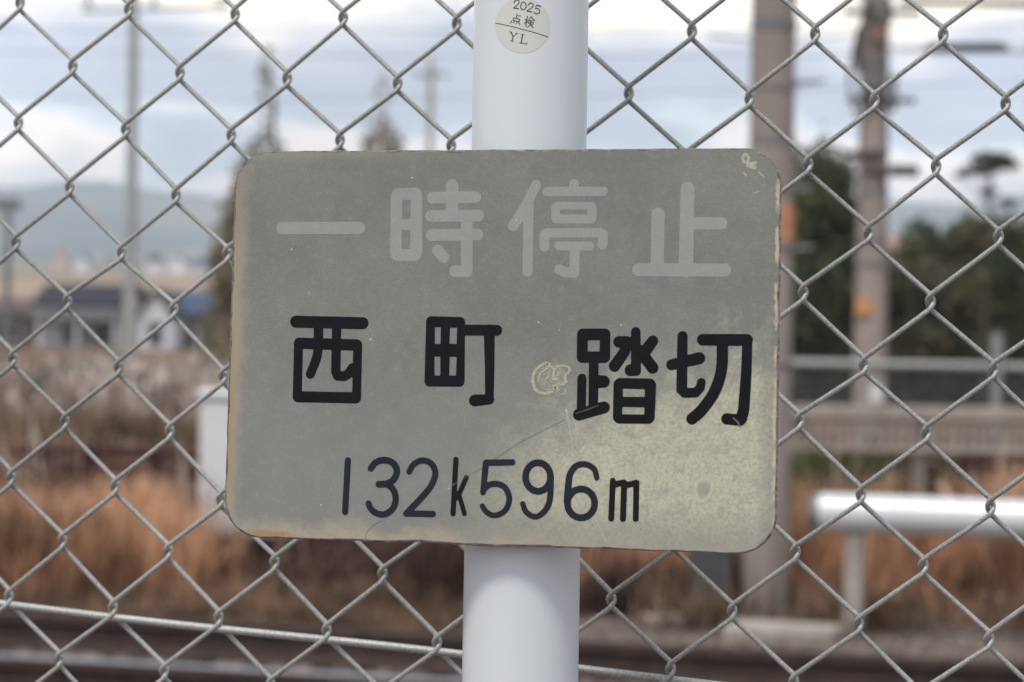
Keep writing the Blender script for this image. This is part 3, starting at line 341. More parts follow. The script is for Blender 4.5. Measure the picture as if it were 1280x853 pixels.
# track-parallel frame: everything beside the line runs along it
TA = R_(15); TD = Vector((math.cos(TA), -math.sin(TA), 0)); TN = Vector((math.sin(TA), math.cos(TA), 0))
def T(s, t, z=0): return TD*s + TN*t + Vector((0, 0, z))
TM = Matrix(((TD.x, TN.x, 0, 0), (TD.y, TN.y, 0, 0), (0, 0, 1, 0), (0, 0, 0, 1)))   # local x = along the line, y = away
def st(px, d):
    x = gx(px, d); return x*TD.x + d*TD.y, x*TN.x + d*TN.y

# ------------------------------------------------------------------ filled lettering from strokes
def sdf_eval(ops, X, Y):
    D = np.full(X.shape, 1e3)
    def poly(pts):
        P = np.array(pts); ins = np.zeros(X.shape, bool); d = np.full(X.shape, 1e3)
        for i in range(len(P)):
            a, b = P[i], P[(i+1) % len(P)]; ab = b-a
            h = np.clip(((X-a[0])*ab[0]+(Y-a[1])*ab[1])/(ab@ab), 0, 1)
            d = np.minimum(d, np.hypot(X-a[0]-h*ab[0], Y-a[1]-h*ab[1]))
            c = (a[1] > Y) != (b[1] > Y)
            if abs(b[1]-a[1]) > 1e-9: ins ^= c & (X < (b[0]-a[0])*(Y-a[1])/(b[1]-a[1])+a[0])
        return np.where(ins, -d, d)
    for op in ops:
        if op[0] == 's':
            P = np.array(op[1]); n = len(P)-1
            L_ = np.r_[0, np.cumsum(np.hypot(*(P[1:]-P[:-1]).T))]; L_ = L_/max(L_[-1], 1e-6)
            for i in range(n):
                a, b = P[i], P[i+1]; ab = b-a
                h = np.clip(((X-a[0])*ab[0]+(Y-a[1])*ab[1])/max(ab@ab, 1e-9), 0, 1)
                rr = op[2]+(op[3]-op[2])*(L_[i]+(L_[i+1]-L_[i])*h)
                D = np.minimum(D, np.hypot(X-a[0]-h*ab[0], Y-a[1]-h*ab[1])-rr)
        elif op[0] == 'q': D = np.minimum(D, poly(op[1])-op[2])
        else: D = np.maximum(D, -poly(op[1]))
    return D
def fill(ops, cell, rough=0., run=10**6):
    allp = np.array([q for op in ops if op[0] != 'h' for q in op[1]]); mar = max([op[2] for op in ops if op[0] != 'h'])*1.3+cell*2
    x0, y0 = allp.min(0)-mar; x1, y1 = allp.max(0)+mar
    xs = np.arange(x0, x1+cell, cell); ys = np.arange(y0, y1+cell, cell)
    X, Y = np.meshgrid(xs, ys); D = sdf_eval(ops, X, Y)
    if rough:
        D = D + rough*(np.sin(X*1.9+Y*.7)*np.sin(Y*2.3-X*.4)+.6*np.sin(X*4.1+1)*np.sin(Y*3.7))
    vs = []; cache = {}; fs = []
    def vid(key, p):
        if key not in cache: cache[key] = len(vs); vs.append(p)
        return cache[key]
    ny, nx = D.shape
    ins = D < 0
    for j in range(ny-1):
        i = 0
        while i < nx-1:
            c4 = (ins[j, i], ins[j, i+1], ins[j+1, i+1], ins[j+1, i])
            if not any(c4): i += 1; continue
            if all(c4):
                k = i
                while k < nx-1 and ins[j, k+1] and ins[j+1, k+1] and k-i < run: k += 1
                fs.append((vid((j, i), (xs[i], ys[j])), vid((j, k), (xs[k], ys[j])), vid((j+1, k), (xs[k], ys[j+1])), vid((j+1, i), (xs[i], ys[j+1]))))
                i = k; continue
            cs = [(j, i), (j, i+1), (j+1, i+1), (j+1, i)]; f = []
            for a in range(4):
                A_, B_ = cs[a], cs[(a+1) % 4]; da, db = D[A_], D[B_]
                if da < 0: f.append(vid(A_, (xs[A_[1]], ys[A_[0]])))
                if (da < 0) != (db < 0):
                    t_ = da/(da-db); key = (min(A_, B_), max(A_, B_))
                    f.append(vid(key, (xs[A_[1]]+(xs[B_[1]]-xs[A_[1]])*t_, ys[A_[0]]+(ys[B_[0]]-ys[A_[0]])*t_)))
            if len(f) > 2: fs.append(tuple(f))
            i += 1
    return vs, fs

# ------------------------------------------------------------------ the sign plate
sx, sy, sn = cw(SIGN_X), cw(SIGN_Y), cw(SIGN_N)
sc_ = cp(SIGN_C)
SM = Matrix(((sx.x, sy.x, sn.x, sc_.x), (sx.y, sy.y, sn.y, sc_.y), (sx.z, sy.z, sn.z, sc_.z), (0, 0, 0, 1)))

def plate_material(name, lift=0.0, back=False):
    m, t, p = principled(name); Lt = t.links
    p.inputs['Specular IOR Level'].default_value = .3
    tc_ = nd(t, 'ShaderNodeTexCoord'); mm_ = nd(t, 'ShaderNodeVectorMath', operation='SCALE', ins={'Scale': 1000.0}); Lt.new(tc_.outputs['Object'], mm_.inputs[0])
    P_ = mm_.outputs[0]; sp = nd(t, 'ShaderNodeSeparateXYZ'); Lt.new(P_, sp.inputs[0]); X_, Y_ = sp.outputs[0], sp.outputs[1]
    def A(op, a, b=None, c=None):
        n_ = nd(t, 'ShaderNodeMath', operation=op)
        for k, v in enumerate((a, b, c)):
            if v is None: continue
            if isinstance(v, (int, float)): n_.inputs[k].default_value = v
            else: Lt.new(v, n_.inputs[k])
        return n_.outputs[0]
    def ns(sc, det=4., ro=.6, dist=0.):
        n_ = nd(t, 'ShaderNodeTexNoise', ins={'Scale': sc, 'Detail': det, 'Roughness': ro, 'Distortion': dist}); Lt.new(P_, n_.inputs['Vector']); return n_.outputs['Fac']
    def ss(v, a, b, o0=0., o1=1.):
        n_ = nd(t, 'ShaderNodeMapRange', interpolation_type='SMOOTHSTEP', ins={1: a, 2: b, 3: o0, 4: o1}); Lt.new(v, n_.inputs[0]); return n_.outputs[0]
    def mix(f, a, b):
        n_ = nd(t, 'ShaderNodeMix', data_type='RGBA')
        for k, v in ((0, f), (6, a), (7, b)):
            if isinstance(v, tuple): n_.inputs[k].default_value = (*v, 1)
            elif isinstance(v, (int, float)): n_.inputs[k].default_value = v
            else: Lt.new(v, n_.inputs[k])
        return n_.outputs[2]
    def dist(cx, cy, kx=1., ky=1., wob=0., wsc=.2):
        dx = A('MULTIPLY', A('SUBTRACT', X_, cx), kx); dy = A('MULTIPLY', A('SUBTRACT', Y_, cy), ky)
        d = A('SQRT', A('ADD', A('MULTIPLY', dx, dx), A('MULTIPLY', dy, dy)))
        if wob: d = A('MULTIPLY_ADD', ns(wsc, 3.), wob, A('SUBTRACT', d, wob/2))
        return d
    big, mid, fine, grain = ns(.018, 4.), ns(.09, 5.), ns(.45, 5., .7), ns(1.6, 3., .7)
    g0, g1 = PL_DARK, PL_LIGHT
    # grey sheeting, mottled; a touch bluer and lighter down the middle-left
    col = mix(ss(big, .35, .65), g0, g1)
    col = mix(A('MULTIPLY', ss(mid, .4, .7), .35), col, tuple(v*1.14 for v in g1))
    col = mix(A('MULTIPLY', ss(grain, .42, .62), .75), col, tuple(v*.76 for v in g0))
    col = mix(A('MULTIPLY', ss(ns(.22, 6., .75), .5, .66), .30), col, tuple(v*1.22 for v in g1))
    col = mix(A('MULTIPLY', ss(ns(.05, 5., .7), .52, .68), .30), col, tuple(v*.84 for v in g0))
    low = ss(Y_, 20, -70, 0, 1)
    col = mix(A('MULTIPLY', low, .32), col, (.30, .305, .285))
    # bleached cream bloom, lower right
    d = A('SUBTRACT', A('MULTIPLY_ADD', X_, .35, A('MULTIPLY', Y_, -1.)), 50.0)          # grows towards lower right
    f1 = A('MULTIPLY_ADD', ns(.045, 7., .75), 110.0, A('SUBTRACT', d, 42.0))
    cream = ss(f1, -14, 46)
    cream = A('MULTIPLY', cream, ss(X_, -40, 55, .0, 1))
    cream = A('MULTIPLY', cream, ss(Y_, -99, -74, .35, 1))
    cream = A('MULTIPLY', cream, ss(X_, 141, 131, .45, 1))
    cream = A('MULTIPLY', cream, ss(ns(.5, 6., .8), .38, .56, .5, 1)); cream = A('MULTIPLY', cream, ss(ns(.13, 6., .75), .36, .56, .62, 1))
    col = mix(A('MULTIPLY', cream, .88), col, PL_CREAM)
    # scattered cream speckle on the right side
    spk = A('MULTIPLY', ss(ns(.8, 5., .75), .57, .72), ss(X_, 40, 125, .0, .55))
    col = mix(spk, col, tuple(v*.95 for v in PL_CREAM))
    grey_sp = A('MULTIPLY', ss(ns(.33, 4., .8), .6, .75), A('MULTIPLY', cream, .5)); col = mix(grey_sp, col, (.27, .29, .27))
    # letters bleached out of the sheeting
    if lift: col = mix(lift, col, (.50, .53, .50))
    # edges: tan and rust
    el = A('ADD', X_, A('MULTIPLY_ADD', Y_, -.0066, 142.9))          # distance from left edge
    er = A('SUBTRACT', A('MULTIPLY_ADD', Y_, -.0066, 142.9), X_)
    wl = ns(.06, 4.); wv = ns(.3, 4.)
    tanl = A('MULTIPLY', ss(A('MULTIPLY_ADD', wl, 11., A('SUBTRACT', el, 6.5)), 9.5, 1.0), ss(Y_, 92, 30, .35, .95))
    col = mix(A('MULTIPLY', tanl, .75), col, (.40, .345, .255))
    tanb = ss(A('MULTIPLY_ADD', wl, 26., A('ADD', Y_, 87.)), 12, -2)
    tanb = A('MULTIPLY', tanb, ss(X_, 90, -60, .25, .95)); col = mix(A('MULTIPLY', tanb, A('MULTIPLY_ADD', ns(.4, 5., .7), .9, .25)), col, (.49, .40, .30))
    rl = A('MULTIPLY', ss(A('MULTIPLY_ADD', wv, 3., A('SUBTRACT', el, 1.5)), 5.0, 1.6), ss(Y_, 30, -50, .25, .9)); col = mix(A('MULTIPLY', rl, ss(wv, .3, .6, .5, 1)), col, (.40, .275, .135))
    rb = A('MULTIPLY', ss(dist(-120, -99.5, .16, 1., 1.5, .3), 3.6, 1.2), .85); col = mix(rb, col, (.38, .23, .08))
    tant = A('MULTIPLY', ss(A('MULTIPLY_ADD', wl, 8., A('SUBTRACT', 96., Y_)), 6., 0.), .45); tant = A('MULTIPLY', tant, ss(X_, 10, -120)); col = mix(tant, col, (.36, .32, .25))
    tr = A('MULTIPLY', ss(A('MULTIPLY_ADD', wv, 4., A('SUBTRACT', er, 2.)), 2.4, 1.4), A('MULTIPLY', ss(ns(.07, 3.), .42, .55), .8)); col = mix(tr, col, (.60, .48, .33))
    # dried glue, the scar ring and the chips
    gl = dist(28.8, -15.4, 1., 1.1, 3.2, .3); glue = A('MULTIPLY', ss(gl, 8.6, 6.5), ss(ns(.35, 5., .75), .35, .6, .15, .75))
    col = mix(A('MULTIPLY', glue, .85), col, (.40, .38, .30))
    col = mix(A('MULTIPLY', ss(dist(31.5, -20.5), 1.3, .5), .8), col, (.09, .075, .05))
    rg = dist(107.3, -69.6, 1.1, .95, 3.2, .22); col = mix(A('MULTIPLY', ss(rg, 9., 4.), .40), col, (.34, .34, .29)); col = mix(A('MULTIPLY', ss(rg, 3.6, 2.2), .7), col, (.34, .30, .25))
    col = mix(A('MULTIPLY', ss(dist(27.6, -22.5, 1., 1., 2.2, .6), 1.1, .5), .8), col, (.50, .47, .34))
    # pin-head specks, pale and dark
    def specks(sc, r0, r1, c, amt, thr):
        v = nd(t, 'ShaderNodeTexVoronoi', ins={'Scale': sc}); Lt.new(P_, v.inputs['Vector'])
        s3 = nd(t, 'ShaderNodeSeparateColor'); Lt.new(v.outputs['Color'], s3.inputs[0])
        return mix(A('MULTIPLY', A('MULTIPLY', ss(v.outputs['Distance'], r1, r0), A('GREATER_THAN', s3.outputs[0], thr)), amt), col, c)
    col = specks(.09, .02, .06, (.66, .64, .52), .8, .72); col = specks(.16, .02, .05, (.60, .60, .52), .55, .6); col = specks(.30, .03, .09, (.42, .42, .36), .5, .7); col = specks(.22, .02, .06, (.09, .09, .08), .5, .8); col = specks(.12, .02, .05, (.10, .10, .09), .75, .72)
    Lt.new(col, p.inputs['Base Color'])
    Lt.new(ss(mid, .3, .7, .42, .62), p.inputs['Roughness'])
    bm = nd(t, 'ShaderNodeBump', ins={'Strength': .25, 'Distance': .0003}); Lt.new(A('ADD', fine, A('MULTIPLY', glue, 1.5)), bm.inputs['Height']); Lt.new(bm.outputs[0], p.inputs['Normal'])
    return m
PL_DARK, PL_LIGHT, PL_CREAM = (.205, .208, .186), (.250, .254, .226), (.58, .56, .405)
M['plate'] = plate_material('weathered_sheeting')
M['faded'] = plate_material('bleached_letter', .34)
M['plate_edge'] = mat('aluminium_edge', (.30, .27, .255), (.12, .10, .095), 160, .6, .2, bump=.3)
M['letter_black'] = mat('black_letter_film', (.007, .0075, .009), (.010, .011, .013), 60, .42, spec=.12)
M['numeral_blue'] = mat('blue_black_film', (.018, .022, .031), (.024, .028, .037), 60, .45, spec=.12)
M['unit_black'] = mat('brown_black_film', (.012, .011, .011), (.017, .015, .014), 60, .45, spec=.12)
M['crack_dark'] = mat('crack_dirt', (.13, .12, .105), (.22, .215, .19), 200, .8)
M['crack_light'] = mat('crack_lifted', (.50, .48, .42), (.40, .38, .33), 200, .7)
M['crack_scuff'] = mat('scuffed_film', (.16, .16, .15), (.09, .09, .09), 200, .7)
M['ring'] = mat('pale_ring', (.56, .545, .43), (.46, .45, .36), 500, .65)
M['residue'] = mat('dried_glue', (.50, .475, .36), (.40, .37, .28), 700, .65, spec=.3)
def make_sign():
    root = empty('crossing_sign', mat=SM)
    tag(root, 'weathered grey rectangular metal sign with black Japanese lettering strapped to the white pole', 'sign')
    # outline with rounded corners
    q = [Vector((a/1000, b/1000)) for a, b in PLATE]; rad = .0195; out = []
    for i in range(4):
        p0, p1, p2 = q[i-1], q[i], q[(i+1) % 4]; d1 = (p0-p1).normalized(); d2 = (p2-p1).normalized()
        c = p1+(d1+d2)*rad; a0 = math.atan2(-d2.y, -d2.x); a1 = math.atan2(-d1.y, -d1.x)
        dlt = (a1-a0+math.pi) % (2*math.pi)-math.pi
        # arc runs from the side towards p0 to the side towards p2
        arc = [c+Vector((math.cos(a0+dlt*k/12), math.sin(a0+dlt*k/12)))*rad for k in range(13)]
        if i == 3 or True: pass
        if (arc[0]-(p1+d1*rad)).length > (arc[-1]-(p1+d1*rad)).length: arc = arc[::-1]
        out += arc
        nxt = q[(i+1) % 4]; dd = (nxt-p1); L_ = dd.length; dn = dd.normalized(); nn = Vector((-dn.y, dn.x))
        k = 1
        while rad+k*.006 < L_-rad-.002:
            s_ = rad+k*.006; wv = .00010*math.sin(s_*370+i*2)+.00008*math.sin(s_*911+i)
            if i == 2 and .13 < s_ < .20: wv += .00045*math.sin((s_-.13)/.07*2*math.pi)      # dent in the lower edge
            out.append(p1+dn*s_+nn*wv); k += 1
    n = len(out); cen = sum(out, Vector((0, 0)))/n
    def inset(d): return [p+(cen-p).normalized()*d for p in out]
    th = .0016; rings = [(inset(.0004), -th), (out, -th+.0004), (out, -.00035), (inset(.0005), -.00012), (inset(.0011), .00002)]
    vs = [(p.x, p.y, z) for r_, z in rings for p in r_]; fs = [tuple(range(n))[::-1]]
    for i in range(4):
        for k in range(n):
            k2 = (k+1) % n; fs.append((i*n+k, i*n+k2, (i+1)*n+k2, (i+1)*n+k))
    rim = mesh('rim', vs, fs, M['plate_edge'], root)
    face = [p+(cen-p).normalized()*(.0011+.0003*math.sin(k_*1.7)*math.sin(k_*.61)) for k_, p in enumerate(out)]
    mesh('plate', [(p.x, p.y, .00004) for p in face], [tuple(range(n))], M['plate'], root)
    mm = {'faded': M['faded'], 'black': M['letter_black'], 'num': M['numeral_blue'], 'kilo': M['unit_black']}
    for name, cls, ops in GLYPHS:
        vs, fs = fill(ops, .35, .02)
        z = .00006 if cls == 'faded' else .00012
        o = mesh('numeral' if cls in ('num',) else 'character', [(a/1000, b/1000, z) for a, b in vs], fs, mm[cls], root)
        if cls == 'faded': o['label'] = 'character bleached to pale grey'
    for ci, (cls, ops) in enumerate(SCRATCH):
        if cls in ('residue', 'chip', 'nick', 'ringmark'):
            vs, fs = fill(ops, .14, .09 if cls != 'nick' else .04)
            zf = lambda a, b: .00016+.00009*math.sin(a*2.3+b)*math.sin(b*2.9)
            mesh({'residue': 'glue_residue', 'chip': 'chipped_spot', 'nick': 'nick', 'ringmark': 'glue_ring'}[cls], [(a/1000, b_/1000, zf(a, b_) if cls == 'residue' else .0001) for a, b_ in vs], fs, M['ring' if cls == 'ringmark' else 'residue' if cls != 'nick' else 'crack_light'], root, smooth=True)
            continue
        vs, fs = fill(ops, .16)
        mesh('crack', [(a/1000, b/1000, .00017 if ci in (2, 3, 4, 7) else .00009) for a, b in vs], fs, M['crack_dark' if cls == 'dark' else 'crack_scuff' if ci in (2, 3, 4, 7) else 'crack_light'], root)
    return root
sign = make_sign()

# ------------------------------------------------------------------ the white pole
pa, pax, pf_, ps_ = cp(POLE_A), cw(POLE_AX), cw(POLE_F), cw(POLE_S)
M['pole'] = mat('pole_coating', (.70, .735, .755), (.66, .695, .715), 3, .42, coat=.35, spec=.5, spread=(.3, .8), stretch=(1, 1, .2))
M['sticker'] = mat('sticker_vinyl', (.66, .665, .60), (.62, .625, .57), 30, .5)
M['ink'] = mat('sticker_ink', (.06, .06, .08), (.09, .09, .11), 300, .6)
def make_pole():
    # straight pole leaning a touch towards the camera: from the ground to above head height
    t0 = -pa.z/pax.z; base = pa+pax*t0; L_ = 2.9
    PM = Matrix(((ps_.x, -pf_.x, pax.x, base.x), (ps_.y, -pf_.y, pax.y, base.y), (ps_.z, -pf_.z, pax.z, base.z), (0, 0, 0, 1)))
    root = empty('sign_pole', mat=PM); tag(root, 'smooth white steel pole carrying the grey crossing sign', 'pole')
    n = 96; R = .03025; vs = []; fs = []
    for z in [-.02, .3, .8, 1.2, 1.5, 1.8, 2.3, L_]:
        for k in range(n):
            a = 2*math.pi*k/n; vs.append((R*math.sin(a), -R*math.cos(a), z))
    for i in range(7):
        for k in range(n): k2 = (k+1) % n; fs.append((i*n+k, i*n+k2, (i+1)*n+k2, (i+1)*n+k))
    o = mesh('shaft', vs, fs, M['pole'], root, smooth=True)
    cap = MB(); cap.tube([(0, 0, L_), (0, 0, L_+.012), (0, 0, L_+.022)], [.032, .032, .018], 48); smooth_angle(cap.build('cap', M['dark_metal'], root))
    # two straps and a channel behind the plate
    zc = (sc_-base).dot(pax)
    off = -t0
    def wrap(s_, h_, rr):     # millimetres round the pole, millimetres up from the reference point
        a = s_/1000/R; return (rr*math.sin(a), -rr*math.cos(a), h_/1000-t0)
    st_ops = [('q', [tuple(x) for x in STICKER_RIM], .01)]
    vs, fs = fill(st_ops, .6, 0, 1); sk = mesh('sticker', [wrap(a, b, R+.00010) for a, b in vs], fs, M['sticker'], root, smooth=True)
    for name, cls, ops in STICKER:
        vs, fs = fill(ops, .07 if name != 'line' else .12, 0, 6)
        mesh({'line': 'divider'}.get(name, 'print'), [wrap(a, b, R+.00018) for a, b in vs], fs, M['ink'], sk)
    return root, PM, zc
pole, PM, zc = make_pole()
def make_straps():
    for dz in (-.055, .055):
        vs = []; fs = []; n = 64
        for (r_, z) in ((.0304, -.007), (.0314, -.007), (.0314, .007), (.0304, .007)):
            for k in range(n): a = 2*math.pi*k/n; vs.append((r_*math.sin(a), -r_*math.cos(a), z+dz+zc))
        for i in range(4):
            for k in range(n): k2 = (k+1) % n; i2 = (i+1) % 4; fs.append((i*n+k, i*n+k2, i2*n+k2, i2*n+k))
        Ms = sign.matrix_world.inverted() @ PM if False else SM.inverted() @ PM
        o = mesh('strap', [Ms @ Vector(v) for v in vs], fs, M['steel'], sign)
        c = Ms @ Vector((0, -.0309, dz+zc))
        b = MB(); b.box(-.014, .014, c.y-.007, c.y+.007, c.z+.0004, -.0017); b.build('bracket', M['steel'], sign)
make_straps()

# ------------------------------------------------------------------ chain-link fence just behind the pole
FP, FU, FV = cp(FEN_P), cw(FEN_U), cw(FEN_V); FN = FU.cross(FV).normalized()
if FN.y > 0: FN = -FN              # towards the camera
M['wire'], t, p = principled('galvanised_wire')
p.inputs['Metallic'].default_value = .35; p.inputs['Roughness'].default_value = .5
g = nd(t, 'ShaderNodeNewGeometry')
n1 = nd(t, 'ShaderNodeTexNoise', ins={'Scale': 900., 'Detail': 3.}); t.links.new(g.outputs['Position'], n1.inputs['Vector'])
n2 = nd(t, 'ShaderNodeTexNoise', ins={'Scale': 6., 'Detail': 3.}); t.links.new(g.outputs['Position'], n2.inputs['Vector'])
a_ = nd(t, 'ShaderNodeMath', operation='MULTIPLY_ADD'); a_.inputs[1].default_value = .5; t.links.new(n2.outputs['Fac'], a_.inputs[0]); t.links.new(n1.outputs['Fac'], a_.inputs[2])
r_ = nd(t, 'ShaderNodeValToRGB'); e = r_.color_ramp.elements; e[0].position, e[1].position = .55, .95; e[0].color = (.23, .228, .21, 1); e[1].color = (.50, .50, .475, 1)
t.links.new(a_.outputs[0], r_.inputs[0]); t.links.new(r_.outputs[0], p.inputs['Base Color'])
bm = nd(t, 'ShaderNodeBump', ins={'Strength': .35, 'Distance': .0004}); t.links.new(n1.outputs['Fac'], bm.inputs['Height']); t.links.new(bm.outputs[0], p.inputs['Normal'])
def make_fence():
    root = empty('chain_link_fence', loc=(FP+FU*9)*1.0)
    root.location.z = 0; inv = Matrix.Translation(-root.location)
    tag(root, 'galvanised chain-link fence of diamond mesh right behind the white pole', 'fence')
    keys = list(FEN_RES.keys()); KA = np.array(keys, float); VA = np.array([FEN_RES[k] for k in keys])
    cache = {}
    def knot(i, j):
        if (i, j) in cache: return cache[(i, j)]
        if (i, j) in FEN_RES: du, dv = FEN_RES[(i, j)]
        else:
            d2 = ((KA-(i, j))**2).sum(1); wgt = np.exp(-d2/8.0); sw = wgt.sum()
            s = (wgt[:, None]*VA).sum(0)/max(sw, .15)
            rr = random.Random(i*977+j*131); du, dv = s[0]+rr.uniform(-.02, .02), s[1]+rr.uniform(-.02, .02)
        q = FP+FU*(i+du)+FV*(j+dv); cache[(i, j)] = q; return q
    un, vn = FU.normalized(), FV.normalized()
    WR, DD, E = .0015, .0021, .0018
    for k in range(-15, 34):
        pts = []
        for j in range(-13, 45):
            col = k if (k+j) % 2 == 0 else k+1
            q = knot(col, j)
            if q.z < .03: break
            sgn = 1 if col == k+1 else -1          # turns at the right or at the left column
            # going down (increasing j): strand arriving at a left turn is the front one ('/' seen from above right)
            for a in (-90, -50, -15, 15, 50, 90):
                ar = R_(a)
                # depth goes front->back on left turns, back->front on right turns, travelling downward
                dep = -math.sin(ar)*DD*(1 if sgn < 0 else -1)
                off = un*(sgn*(E*math.cos(ar)-.0002)) + FN*dep + vn*(a/90*.0042)
                pts.append(q+off)
        if len(pts) < 8: continue
        b = MB(); b.tube([inv @ p_ for p_ in pts], WR, 8, True)
        smooth_angle(b.build('wire', M['wire'], root), 60)
    pts = [FP+FU*i+FV*(10.15+.02*math.sin(i*.6)) for i in range(-15, 35, 1)]
    b = MB(); b.tube([inv @ p_ for p_ in pts], .0024, 10); smooth_angle(b.build('tension_wire', M['wire'], root), 60)
    top = [FP+FU*i+FV*(-13.2) for i in (-15, 34)]
    b = MB(); b.tube([inv @ p_ for p_ in top], .017, 16); smooth_angle(b.build('top_rail', M['steel'], root), 60)
    for i in (-15.3, 34.3):                     # end posts, outside the frame, that hold the mesh up
        q = FP+FU*i+FV*(-14); b = MB(); b.tube([inv @ Vector((q.x, q.y, -.02)), inv @ q], .021, 20); smooth_angle(b.build('post', M['steel'], root), 60)
make_fence()

# ------------------------------------------------------------------ railway track
S0, TT = st(160, 8.49)
TNEAR = TT; TFAR = TT+1.17
def rail_profile(b, t0, z0, s0, s1):
    prof_foot = [(-.065, 0), (.065, 0), (.065, .012), (.010, .030), (.010, .105), (.033, .118), (.033, .150), (-.033, .150), (-.033, .118), (-.010, .105), (-.010, .030), (-.065, .012)]
    n = len(prof_foot); vs = [T(s, t0+y, z0+z) for s in (s0, s1) for y, z in prof_foot]
    fs = [(k, (k+1) % n, (k+1) % n+n, k+n) for k in range(n)] + [tuple(range(n))[::-1], tuple(range(n, 2*n))]
    b.add(vs, fs)
def make_track():
    root = empty('railway_track', (0, 0, 0)); tag(root, 'pair of worn steel rails with rusty brown sides on dark sleepers, lower left', 'railway track')
    for t0 in (TNEAR, TFAR):
        b = MB(); rail_profile(b, t0, .075, -14, 12); r = b.build('rail', M['rust_dark'], root)
        b = MB(); b.bbox(-14, 12, t0-.030, t0+.030, .2251, .2285, .001, TM); b.build('running_surface', M['rail_top'] if t0 == TNEAR else M['rust_dark'], r)
    s = -13.6; first = None
    while s < 11.5:
        if first is None:
            b = MB(); b.bbox(-.1, .1, (TNEAR+TFAR)/2-1.15, (TNEAR+TFAR)/2+1.15, -.06, .074, .01, TM); first = b.build('sleeper', M['sleeper'], root); o = first
        else: o = first.copy(); link(o, root)
        o.location = TD*s; s += .6
make_track()
def stones(name, n, s_rng, t_rng, size, m, zf=0.0, kind='stuff'):
    S = rng.uniform(*s_rng, n); Tt = rng.uniform(*t_rng, n)
    base = np.array([(-1, -1, -1), (1, -1, -1), (1, 1, -1), (-1, 1, -1), (-1, -1, 1), (1, -1, 1), (1, 1, 1), (-1, 1, 1)], float)
    qf = np.array([(0, 3, 2, 1), (4, 5, 6, 7), (0, 1, 5, 4), (1, 2, 6, 5), (2, 3, 7, 6), (3, 0, 4, 7)])
    sz = rng.uniform(size[0], size[1], n)
    P = base[None]*rng.uniform(.55, 1.0, (n, 8, 3))*sz[:, None, None]*np.array([1, .8, .6])
    a = rng.uniform(0, 2*np.pi, n); c, s_ = np.cos(a), np.sin(a)
    x = P[..., 0]*c[:, None]-P[..., 1]*s_[:, None]; y = P[..., 0]*s_[:, None]+P[..., 1]*c[:, None]
    cx = TD.x*S+TN.x*Tt; cy = TD.y*S+TN.y*Tt
    V = np.stack([x+cx[:, None], y+cy[:, None], P[..., 2]+(sz*.3+zf)[:, None]], -1)
    me = bpy.data.meshes.new(name)
    me.vertices.add(n*8); me.vertices.foreach_set('co', V.astype(np.float32).reshape(-1))
    F = (qf[None]+(np.arange(n)*8)[:, None, None]).reshape(-1)
    me.loops.add(len(F)); me.loops.foreach_set('vertex_index', F.astype(np.int32))
    me.polygons.add(len(F)//4); me.polygons.foreach_set('loop_start', np.arange(0, len(F), 4, dtype=np.int32)); me.update(calc_edges=True)
    me.materials.append(m); o = link(bpy.data.objects.new(name, me)); return o
def stone_mat(name, c1, c2):
    m, t, p = principled(name); p.inputs['Roughness'].default_value = .9
    g = nd(t, 'ShaderNodeNewGeometry'); r_ = nd(t, 'ShaderNodeValToRGB'); e = r_.color_ramp.elements; e[0].color = (*c1, 1); e[1].color = (*c2, 1)
    t.links.new(g.outputs['Random Per Island'], r_.inputs[0]); t.links.new(r_.outputs[0], p.inputs['Base Color']); return m
M['ballast'] = stone_mat('ballast_stone', (.11, .085, .075), (.34, .28, .25)); M['gravel'] = stone_mat('gravel_stone', (.10, .075, .06), (.27, .215, .175))
b = MB(); b.box(-16, 14, TNEAR-1.0, TFAR+1.0, -.05, .045, TM); o = b.build('ballast_bed', mat('ballast_fines', (.08, .062, .055), (.16, .13, .118), 12, .95, bump=.6)); tag(o, kind='structure')
tag(stones('ballast', 9000, (-6, 7), (TNEAR-1.0, TFAR+1.0), (.022, .045), M['ballast'], .045), 'dark brown track ballast around the rails', 'ballast', kind='stuff')
tag(stones('gravel', 9000, (-5, 7), (TFAR+1.0, TFAR+2.3), (.010, .028), M['gravel'], 0), 'brown gravel strip between track and dry grass', 'gravel', kind='stuff')

# ------------------------------------------------------------------ grasses
def blades(name, n, pxr, dr, hr, wid, m, lean=.25, clump=0, plume=0, hmul=None):
    d = rng.uniform(*dr, n); px = rng.uniform(*pxr, n)
    if clump:
        cn = clump; cd = rng.uniform(*dr, cn); cpx = rng.uniform(*pxr, cn); k = rng.integers(0, cn, n)
        d = cd[k]+rng.normal(0, .14, n)*(1+cd[k]*.01); px = cpx[k]+rng.normal(0, .16, n)*2870/cd[k]
        hk = rng.uniform(.6, 1.1, cn)[k]
    else: hk = 1
    x = (px-640)/2870*d; y = d
    h = rng.uniform(*hr, n)*hk; a = rng.uniform(0, 2*np.pi, n); ln = rng.gamma(2, lean/2, n)*h
    dx, dy = np.cos(a)*ln, np.sin(a)*ln
    sidev = rng.uniform(0, np.pi, n); wx, wy = np.cos(sidev)*wid, np.sin(sidev)*wid*.5
    fr = [0, .45, .8, 1.]; ww = [1, .9, .6 if not plume else plume, .12]
    Q = []
    for i in range(3):
        a0, a1 = fr[i], fr[i+1]; b0, b1 = a0**1.8, a1**1.8
        p0 = np.stack([x+dx*b0, y+dy*b0, h*a0], -1); p1 = np.stack([x+dx*b1, y+dy*b1, h*a1-ln*.25*b1], -1)
        w_ = np.stack([wx, wy, 0*wx], -1)
        Q.append(np.stack([p0-w_*ww[i], p0+w_*ww[i], p1+w_*ww[i+1], p1-w_*ww[i+1]], 1))
    V = np.stack(Q, 1).reshape(-1, 4, 3)
    return quads(name, V, m)
